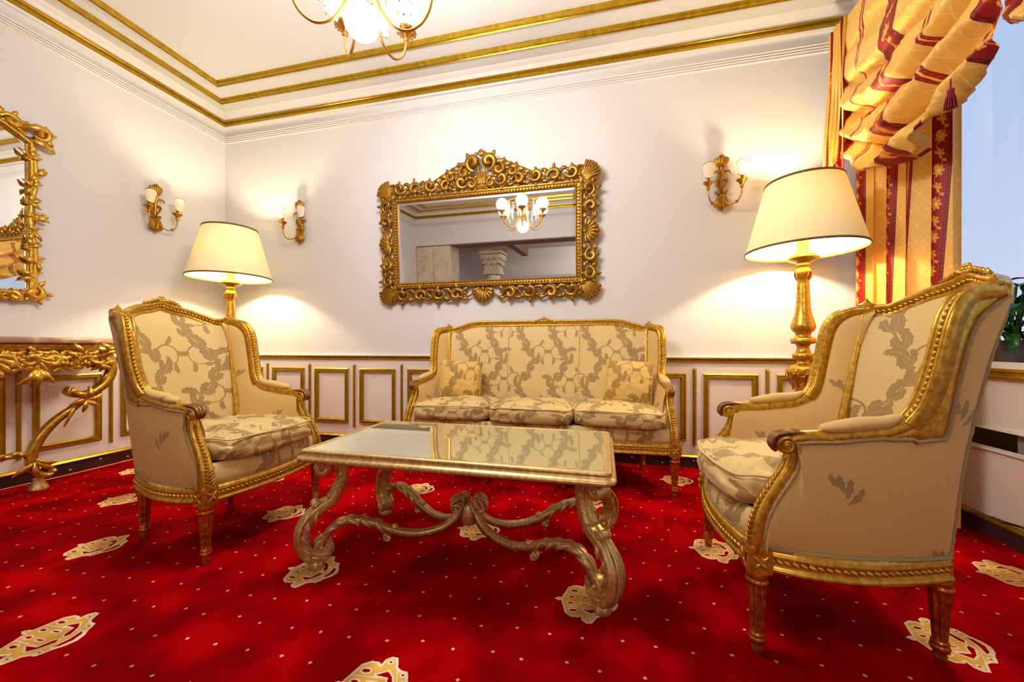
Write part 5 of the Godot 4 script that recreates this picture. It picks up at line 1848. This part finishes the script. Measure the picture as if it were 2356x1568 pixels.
# console table with a marble slab below the tall mirror; local x runs along the wall, z into the room
func build_console():
	var r := thing("console_table", "carved gilt console table with a pink marble top on the left wall", "console table", Vector3(LEFT + .012, 0, -1.36), PI / 2)
	# serpentine marble top
	var s := Shape.new()
	var rows := []
	for q in [[.020, .918], [.004, .922], [0.0, .930], [0.0, .946], [.004, .954], [.020, .958]]:
		var row := PackedVector3Array()
		for k in 41:
			var f := k / 40.0
			var x := lerpf(-.77, .77, f)
			var z := .36 + .05 * cos(PI * 1.0 * (2 * f - 1)) - .10 * pow(absf(2 * f - 1), 6.0)
			row.append(Vector3(x * (1 - q[0]), q[1], z - q[0]))
		for x in [.77, -.77]: row.append(Vector3(x * (1 - q[0]), q[1], .002))
		rows.append(row)
	s.grid(rows, true, true)
	part("marble_top", s, mats.pink_marble, r, "pink veined marble slab")
	# frieze rail below the slab
	s = Shape.new()
	var rail := PackedVector3Array()
	for k in 41:
		var f := k / 40.0
		rail.append(Vector3(lerpf(-.70, .70, f), .895, .315 + .05 * cos(PI * (2 * f - 1)) - .06 * pow(absf(2 * f - 1), 6.0)))
	s.sweep(rail, PackedVector2Array([Vector2(-.024, -.015), Vector2(-.024, .010), Vector2(.0, .014), Vector2(.010, .024), Vector2(.024, .026), Vector2(.024, -.015)]), Vector3.UP)
	s.box(Vector3(0, .895, .16), Vector3(1.30, .044, .26))
	part("frieze_rail", s, mats.gilt, r)
	# pierced apron
	s = Shape.new()
	for e in [-1.0, 1.0]:
		rinceau(s, Vector3(e * .06, .815, .36), Vector3(e * .36, .815, .33), .15, 3, e)
		rinceau(s, Vector3(e * .34, .800, .33), Vector3(e * .64, .820, .28), .14, 3, -e)
		for k in 18: sprig(s, Vector3(e * (.08 + .032 * k), .82 + .04 * sin(k * 1.7), .335), Vector3(e * cos(k * .9), sin(k * 1.3), 0).normalized(), OUT, .085, .018, .010, sin(k * 2.0), .35, 3, 8)
		shell(s, Vector3(e * .235, .835, .340), Vector3(0, -1, 0), .085, 7, 2.6)
		for k in 3: sprig(s, Vector3(e * .235, .77, .345), Vector3(e * (k - 1) * .5, -1, 0).normalized(), OUT, .125, .024, .012, e * .5 * (k - 1), .3, 3, 9)
	shell(s, Vector3(0, .86, .365), Vector3(0, -1, 0), .15, 11, 2.8)
	part("apron_carving", s, mats.gilt, r)
	for e in [-1.0, 1.0]:
		# leg: a C scroll over an inward-sweeping tail
		s = Shape.new()
		var lz := .285
		var c1 := spline([Vector3(e * .56, .885, lz), Vector3(e * .605, .862, lz), Vector3(e * .632, .800, lz), Vector3(e * .635, .720, lz), Vector3(e * .598, .640, lz), Vector3(e * .530, .585, lz - .005), Vector3(e * .455, .575, lz - .01), Vector3(e * .415, .600, lz - .01), Vector3(e * .428, .632, lz - .01)], 6)
		s.sweep(c1, PackedVector2Array([Vector2(-.030, -.016), Vector2(-.026, .010), Vector2(-.012, .020), Vector2(0, .014), Vector2(.012, .020), Vector2(.026, .010), Vector2(.030, -.016)]), OUT, taper(c1.size(), .9, .6, .45))
		s.ball(Vector3(e * .435, .605, lz), Vector3(.026, .026, .028), Basis.IDENTITY, 10, 6)
		var c2 := spline([Vector3(e * .500, .545, lz - .01), Vector3(e * .440, .490, lz - .015), Vector3(e * .365, .420, lz - .03), Vector3(e * .305, .335, lz - .04), Vector3(e * .272, .240, lz - .05), Vector3(e * .268, .170, lz - .05), Vector3(e * .290, .110, lz - .045), Vector3(e * .330, .080, lz - .035), Vector3(e * .362, .092, lz - .03)], 6)
		s.sweep(c2, PackedVector2Array([Vector2(-.026, -.014), Vector2(-.022, .010), Vector2(-.008, .018), Vector2(.008, .018), Vector2(.022, .010), Vector2(.026, -.014)]), OUT, taper(c2.size(), .9, .7, .5))
		s.ball(Vector3(e * .358, .098, lz - .03), Vector3(.018, .018, .024), Basis.IDENTITY, 10, 6)
		var leg := part("leg", s, mats.gilt, r)
		s = Shape.new()
		s.lathe([[.044, 0.0], [.046, .006], [.036, .030], [.026, .055], [.028, .07]], 20, Vector3(e * .300, 0, lz - .045), 8, .012, 0.0, .03)
		part("foot", s, mats.gilt_silver, leg)
		s = Shape.new()
		for k in 6: sprig(s, Vector3(e * .49, .545, lz + .02), Vector3(cos(k * 1.05), sin(k * 1.05), 0), OUT, .085, .019, .011, e * .8, .35, 3, 8)
		sprig(s, Vector3(e * .46, .52, lz), Vector3(-e * .6, -.8, 0).normalized(), OUT, .16, .014, .008, e * .5, .1, 3, 9)
		part("knee_leaf", s, mats.gilt, leg)
		s = Shape.new()
		for k in 12: s.ball(c1[10 + k * 2] + Vector3(e * .016, 0, .020), Vector3(.012 - .0005 * k, .014 - .0005 * k, .010))
		for k in 5: sprig(s, c1[8 + k * 5], Vector3(-e, -.3 - .2 * k, 0).normalized(), OUT, .085, .018, .010, e * .7, .2, 3, 8)
		for k in 3: sprig(s, Vector3(e * .58, .87 - .02 * k, lz + .02), Vector3(e * (1 - .7 * k), .5 - k, 0).normalized(), OUT, .11, .022, .012, -e * .8, .3, 3, 8)
		part("scroll_leaf", s, mats.gilt, leg)
		s = Shape.new()
		for k in 4: sprig(s, Vector3(e * .275, .20 - .01 * k, lz - .03), Vector3(e * (.9 - .5 * k), -1 + .3 * k, 0).normalized(), OUT, .11, .018, .010, e * .9, .2, 3, 8)
		part("foot_leaf", s, mats.gilt, leg)
	# stretcher between the feet with a spray in the middle
	s = Shape.new()
	var sp := spline([Vector3(-.275, .19, .24), Vector3(-.22, .245, .235), Vector3(-.12, .225, .225), Vector3(0, .25, .22), Vector3(.12, .225, .225), Vector3(.22, .245, .235), Vector3(.275, .19, .24)], 6)
	s.sweep(sp, PackedVector2Array([Vector2(-.020, -.012), Vector2(-.016, .010), Vector2(0, .016), Vector2(.016, .010), Vector2(.020, -.012)]), OUT)
	for k in 14: sprig(s, Vector3(0, .27, .235), Vector3(cos(k * .9), absf(sin(k * .7)) + .1, 0).normalized(), Vector3(0, .5, 1).normalized(), .12 - .004 * k, .020, .012, sin(k * 1.9), .35, 3, 8)
	for e in [-1.0, 1.0]:
		for k in 4: sprig(s, Vector3(e * (.10 + .03 * k), .24, .235), Vector3(e, .4 - .3 * (k % 2), 0).normalized(), OUT, .075, .015, .010, -e * .8, .3, 2, 7)
	part("stretcher", s, mats.gilt, r)

# ---------------------------------------------------------------- curtains
func build_curtains():
	var rx := 1.545; var ry := 2.93
	var rod := thing("curtain_rod", "brass curtain rod with a ball end at the back wall", "curtain rod", Vector3(rx, ry, -3.0))
	var s := Shape.new()
	s.tube(PackedVector3Array([Vector3(0, 0, .02), Vector3(0, 0, 3.2)]), .012, 12)
	part("rod", s, mats.brass, rod)
	s = Shape.new()
	s.ball(Vector3(0, -.008, -.030), Vector3(.021, .021, .021), Basis.IDENTITY, 16, 10)
	s.lathe([[.012, 0.0], [.014, .01], [.012, .022], [.010, .04]], 12)
	part("finial", s, mats.brass, rod)
	for z in [.10, 1.6, 3.0]:
		s = Shape.new()
		s.tube(PackedVector3Array([Vector3(0, 0, z), Vector3(.175, .02, z)]), .008, 8)
		part("bracket", s, mats.brass, rod)
	# straight drape that hangs to the floor
	var d := thing("curtain_drape", "gold and red striped drape hanging straight down beside the window", "curtain", Vector3(1.635, 0, -2.6))
	s = Shape.new()
	var rows := []; var uvs := []
	for i in 29:
		var f := i / 28.0
		var y := lerpf(.02, 2.90, f)
		var row := PackedVector3Array(); var ur := PackedVector2Array()
		var arc := 0.0; var last := Vector3.ZERO
		for k in 121:
			var g := k / 120.0
			var fold := sin(g * TAU * 5.0 + .4 + .25 * sin(f * 3.0 + g * 5.0))
			var p := Vector3(-.042 * fold * (1.0 - .25 * f) + .012 * sin(g * 9.0), y, lerpf(-.36, .33 + .02 * f, g) + .016 * sin(g * TAU * 10.0))
			if k > 0: arc += p.distance_to(last)
			last = p
			row.append(p); ur.append(Vector2(arc / .46 + .02, -y / .50))
		rows.append(row); uvs.append(ur)
	s.grid(rows, false, false, uvs)
	part("cloth", s, mats.curtain_cloth, d)
	# swags over the rod: fold lines sag between two points
	swag("curtain_swag", "draped gold and red swag over the window end next to the back wall", -2.86, -1.80, [2.10, 1.97, 1.88, 1.855, 1.885, 1.96, 2.06], [Vector3(0, 0, .05)], 3)
	swag("curtain_swag", "draped gold and red swag cut off by the right edge of the picture", -1.87, -.62, [2.10, 1.98, 1.90, 1.87, 1.90, 1.98, 2.16], [], 8)
	# pleated tail beside the back wall
	var t := thing("curtain_tail", "pleated red-edged curtain tail hanging beside the back wall", "curtain", Vector3(1.50, 0, -2.85))
	s = Shape.new()
	rows = []; uvs = []
	for i in 25:
		var f := i / 24.0
		var row := PackedVector3Array(); var ur := PackedVector2Array()
		for k in 61:
			var g := k / 60.0
			var low := 1.88 + .34 * absf(fposmod(g * 2.5 + .25, 1.0) - .5) + .10 * g
			var y := lerpf(2.945 - .0 * g, low, f)
			var zig := absf(fposmod(g * 5.0, 1.0) - .5) * 2.0
			row.append(Vector3(-.030 - .05 * zig * (.4 + .6 * f) + .008 * sin(f * 6 + k), y, lerpf(-.085, .08, g) + (.045 * (zig - .5)) * f - .03 * f * (1 - g)))
			ur.append(Vector2(g * 1.35 + .90, -y / .62))
		rows.append(row); uvs.append(ur)
	s.grid(rows, false, false, uvs)
	part("cloth", s, mats.curtain_cloth, t)
	s = Shape.new()
	s.tube(rows[24], .006, 6)
	part("red_piping", s, mats.tassel_red, t)
	# tassel at the swag hem
	var ts := thing("tassel", "small crimson tassel hanging from the swag hem against the window", "tassel", Vector3(1.405, 1.925, -1.965))
	s = Shape.new()
	s.tube(PackedVector3Array([Vector3(0, .085, 0), Vector3(0, .04, 0)]), .003, 6)
	s.ball(Vector3(0, .036, 0), Vector3(.012, .011, .012))
	part("head", s, mats.tassel_red, ts)
	s = Shape.new()
	for k in 26:
		var a := k * 2.4; var q := sqrt(k / 26.0)
		s.tube(PackedVector3Array([Vector3(cos(a) * .008 * q, .03, sin(a) * .008 * q), Vector3(cos(a) * .017 * q, -.005, sin(a) * .017 * q), Vector3(cos(a) * .021 * q, -.038, sin(a) * .021 * q)]), .0022, 5)
	part("fringe", s, mats.tassel_red, ts)

func swag(called: String, label: String, za: float, zb: float, hem: Array, extra: Array, seed: int):
	var r := thing(called, label, "curtain", Vector3(1.50, 0, 0), 0.0, "swags over the window")
	var s := Shape.new()
	var nz := FastNoiseLite.new()
	nz.seed = seed; nz.frequency = 1.6
	var hp := []
	for k in hem.size(): hp.append(Vector3(k / float(hem.size() - 1), hem[k], 0))
	var hs := spline(hp, 12)
	var rows := []; var uvs := []
	var na := 96; var nt := 90
	for i in nt + 1:
		var t := float(i) / nt
		var row := PackedVector3Array(); var ur := PackedVector2Array()
		for k in na + 1:
			var g := float(k) / na
			var hy := hs[clampi(int(round(g * (hs.size() - 1))), 0, hs.size() - 1)].y
			# fold lines crowd together towards the hem
			var tt := pow(t, 1.15)
			var y := lerpf(2.94, hy, tt)
			var bow := sin(PI * clampf(g, 0, 1))
			var w := nz.get_noise_2d(g * 2.0, t * 2.0)
			var ph := pow(t, 1.5) * TAU * 4.4 + w * 2.2 + (g - .45) * (g - .45) * 4.0
			var amp := (.010 * smoothstep(.05, .3, t) + .060 * smoothstep(.32, .78, t)) * (.10 + .90 * sqrt(bow))
			var x := -.055 * bow * sin(PI * t) - amp * (sin(ph) + .35 * sin(ph * 2.1 + 1.0)) - .03
			y += .022 * cos(ph) * smoothstep(.2, .8, t) * bow
			var z := lerpf(za, zb, g) + (.10 * (1 - g) - .12 * g) * t * t * .5 + .02 * w
			row.append(Vector3(x, y, z))
			ur.append(Vector2(g * 1.95 + t * .10 * (g - .3) + .12, -t * 2.0))
		rows.append(row); uvs.append(ur)
	# the hem turns back under itself
	var back := PackedVector3Array(); var bu := PackedVector2Array()
	for k in na + 1: back.append(rows[nt][k] + Vector3(.05, .035, 0) * sin(PI * k / na)); bu.append(uvs[nt][k] + Vector2(0, -.06))
	rows.append(back); uvs.append(bu)
	s.grid(rows, false, false, uvs)
	part("cloth", s, mats.curtain_cloth, r)

# ---------------------------------------------------------------- plant, cables, small things
func plant(at: Vector3, seed: int, label: String):
	var r := thing("potted_plant", label, "plant", at, 0.0, "peace lilies on the window sill")
	var s := Shape.new()
	s.lathe([[.050, 0.0], [.056, .004], [.070, .085], [.074, .10], [.066, .10], [.062, .085]], 24)
	part("pot", s, mats.terracotta, r)
	s = Shape.new()
	s.lathe([[.001, .084], [.062, .084]], 20)
	part("soil", s, mats.soil, r)
	var rg := RandomNumberGenerator.new()
	rg.seed = seed
	for k in 40:
		var a := k * 2.4 + rg.randf_range(-.3, .3)
		var d := Vector3(cos(a), 0, sin(a))
		if d.x > .6: d.x = .6
		var reach := rg.randf_range(.04, .12); var high := rg.randf_range(-.02, .23) - reach * .3
		var base := Vector3(rg.randf_range(-.03, .03), .085, rg.randf_range(-.03, .03))
		var tip := base + d * reach * .55 + Vector3.UP * (high + .06)
		s = Shape.new()
		s.tube(PackedVector3Array([base, base.lerp(tip, .5) + Vector3.UP * .02, tip]), .0028, 5)
		# blade: arched, folded along the middle, ending in a drip tip
		var L := rg.randf_range(.13, .19); var w := rg.randf_range(.024, .036)
		var rows := []
		var droop := rg.randf_range(.9, 2.3)
		var p := tip; var ang := rg.randf_range(.2, .9)
		var side := d.cross(Vector3.UP).normalized()
		for i in 12:
			var f := i / 11.0
			var an := ang - droop * f
			var dir := d * cos(an) + Vector3.UP * sin(an)
			var nn := side.cross(dir)
			var ww := w * pow(sin(PI * clampf(f * .97 + .02, 0, 1)), .7) * (1.0 - .35 * f)
			var wave := .004 * sin(f * 12.0 + k)
			rows.append(PackedVector3Array([p + side * ww + nn * (ww * .35 + wave), p + side * ww * .5 + nn * ww * .12, p, p - side * ww * .5 + nn * ww * .12, p - side * ww + nn * (ww * .35 - wave)]))
			p += dir * L / 11.0
		s.grid(rows, false, false)
		part("leaf", s, mats.leaf_green, r)

func build_small():
	plant(Vector3(1.885, .83, -2.31), 4, "leafy green plant on the window sill next to the armchair's high back")
	plant(Vector3(1.885, .83, -1.98), 9, "leafy green plant on the window sill at the right edge of the picture")
	var c := thing("power_cable", "thin brown cable slack across the radiator cover near the floor", "cable", Vector3(1.76, 0, -2.3))
	var s := Shape.new()
	s.tube(spline([Vector3(-.02, .005, -.28), Vector3(.005, .06, -.15), Vector3(.012, .100, .02), Vector3(.014, .105, .10)], 6), .004, 6)
	part("cord", s, mats.cable_brown, c)
	s = Shape.new()
	s.tube(spline([Vector3(.014, .105, .10), Vector3(.012, .118, .22), Vector3(.010, .125, .5)], 6), .005, 6)
	part("plug_lead", s, mats.cable_black, c)
	c = thing("loose_cable", "thin cream cord lying along the foot of the left wall", "cable", Vector3(LEFT, 0, -1.9))
	s = Shape.new()
	s.tube(spline([Vector3(.03, .004, .9), Vector3(.02, .004, .55), Vector3(.05, .004, .30), Vector3(.078, .004, .10), Vector3(.085, .004, -.1), Vector3(.082, .004, -.4), Vector3(.07, .004, -.8)], 8), .0038, 6)
	part("cord", s, mats.cord_cream, c)

# what stands beyond the opening, seen in the wide mirror; its lamp is an addition
func build_beyond():
	var s := Shape.new()
	var wall: Node3D = get_node("wall_front")
	for j in 3:
		for i in 2:
			s = Shape.new()
			s.box(Vector3(-3.345 - .185 + .37 * i, .43 + .85 * j, FRONT + .25), Vector3(.364, .842, .5), .004)
			part("marble_slab", s, mats.cream_marble, wall)
	var r := thing("column", "white column with a layered capital seen in the wide mirror", "pillar", Vector3(-2.45, 0, 2.45))
	s = Shape.new()
	s.lathe([[.26, 0.0], [.26, .10], [.20, .16], [.17, .20], [.15, 2.05]], 28, Vector3.ZERO, 14, .012, .2, 2.05)
	part("shaft", s, mats.white_trim, r)
	s = Shape.new()
	for q in [[2.05, .40, .08], [2.16, .36, .14], [2.29, .44, .10], [2.40, .50, .10], [2.51, .56, .10]]: s.box(Vector3(0, q[0] + .05, 0), Vector3(q[1], q[2], q[1]), .018)
	for k in 4:
		var b := Basis(Vector3.UP, k * PI / 2)
		s.m = Transform3D(b, Vector3.ZERO)
		for j in 3: s.ball(Vector3((j - 1) * .14, 2.40, .245), Vector3(.05, .045, .04))
		for j in 2: s.ball(Vector3((j - .5) * .14, 2.28, .215), Vector3(.05, .04, .04))
	s.m = Transform3D.IDENTITY
	part("capital", s, mats.cream_marble, r)
	r = thing("ceiling_beam", "brown wooden beam seen in the wide mirror", "beam", Vector3(-1.9, 2.70, 2.4))
	s = Shape.new()
	s.box(Vector3(0, 0, 0), Vector3(.16, .20, 2.1), .01)
	part("timber", s, mats.wood_brown, r)
	r = thing("added_ceiling_lamp", "added round white ceiling lamp that brightens the room beyond", "lamp", Vector3(-.2, 2.98, 3.1))  # no such fixture is known; added to brighten the room beyond
	s = Shape.new()
	s.lathe([[.20, .02], [.21, 0.0], [.18, -.05], [.02, -.08]], 24)
	part("glass_bowl", s, mats.globe_light, r)
	omni(Vector3(0, -.12, 0), Color(1, .96, .92), 3.0, .15, r)
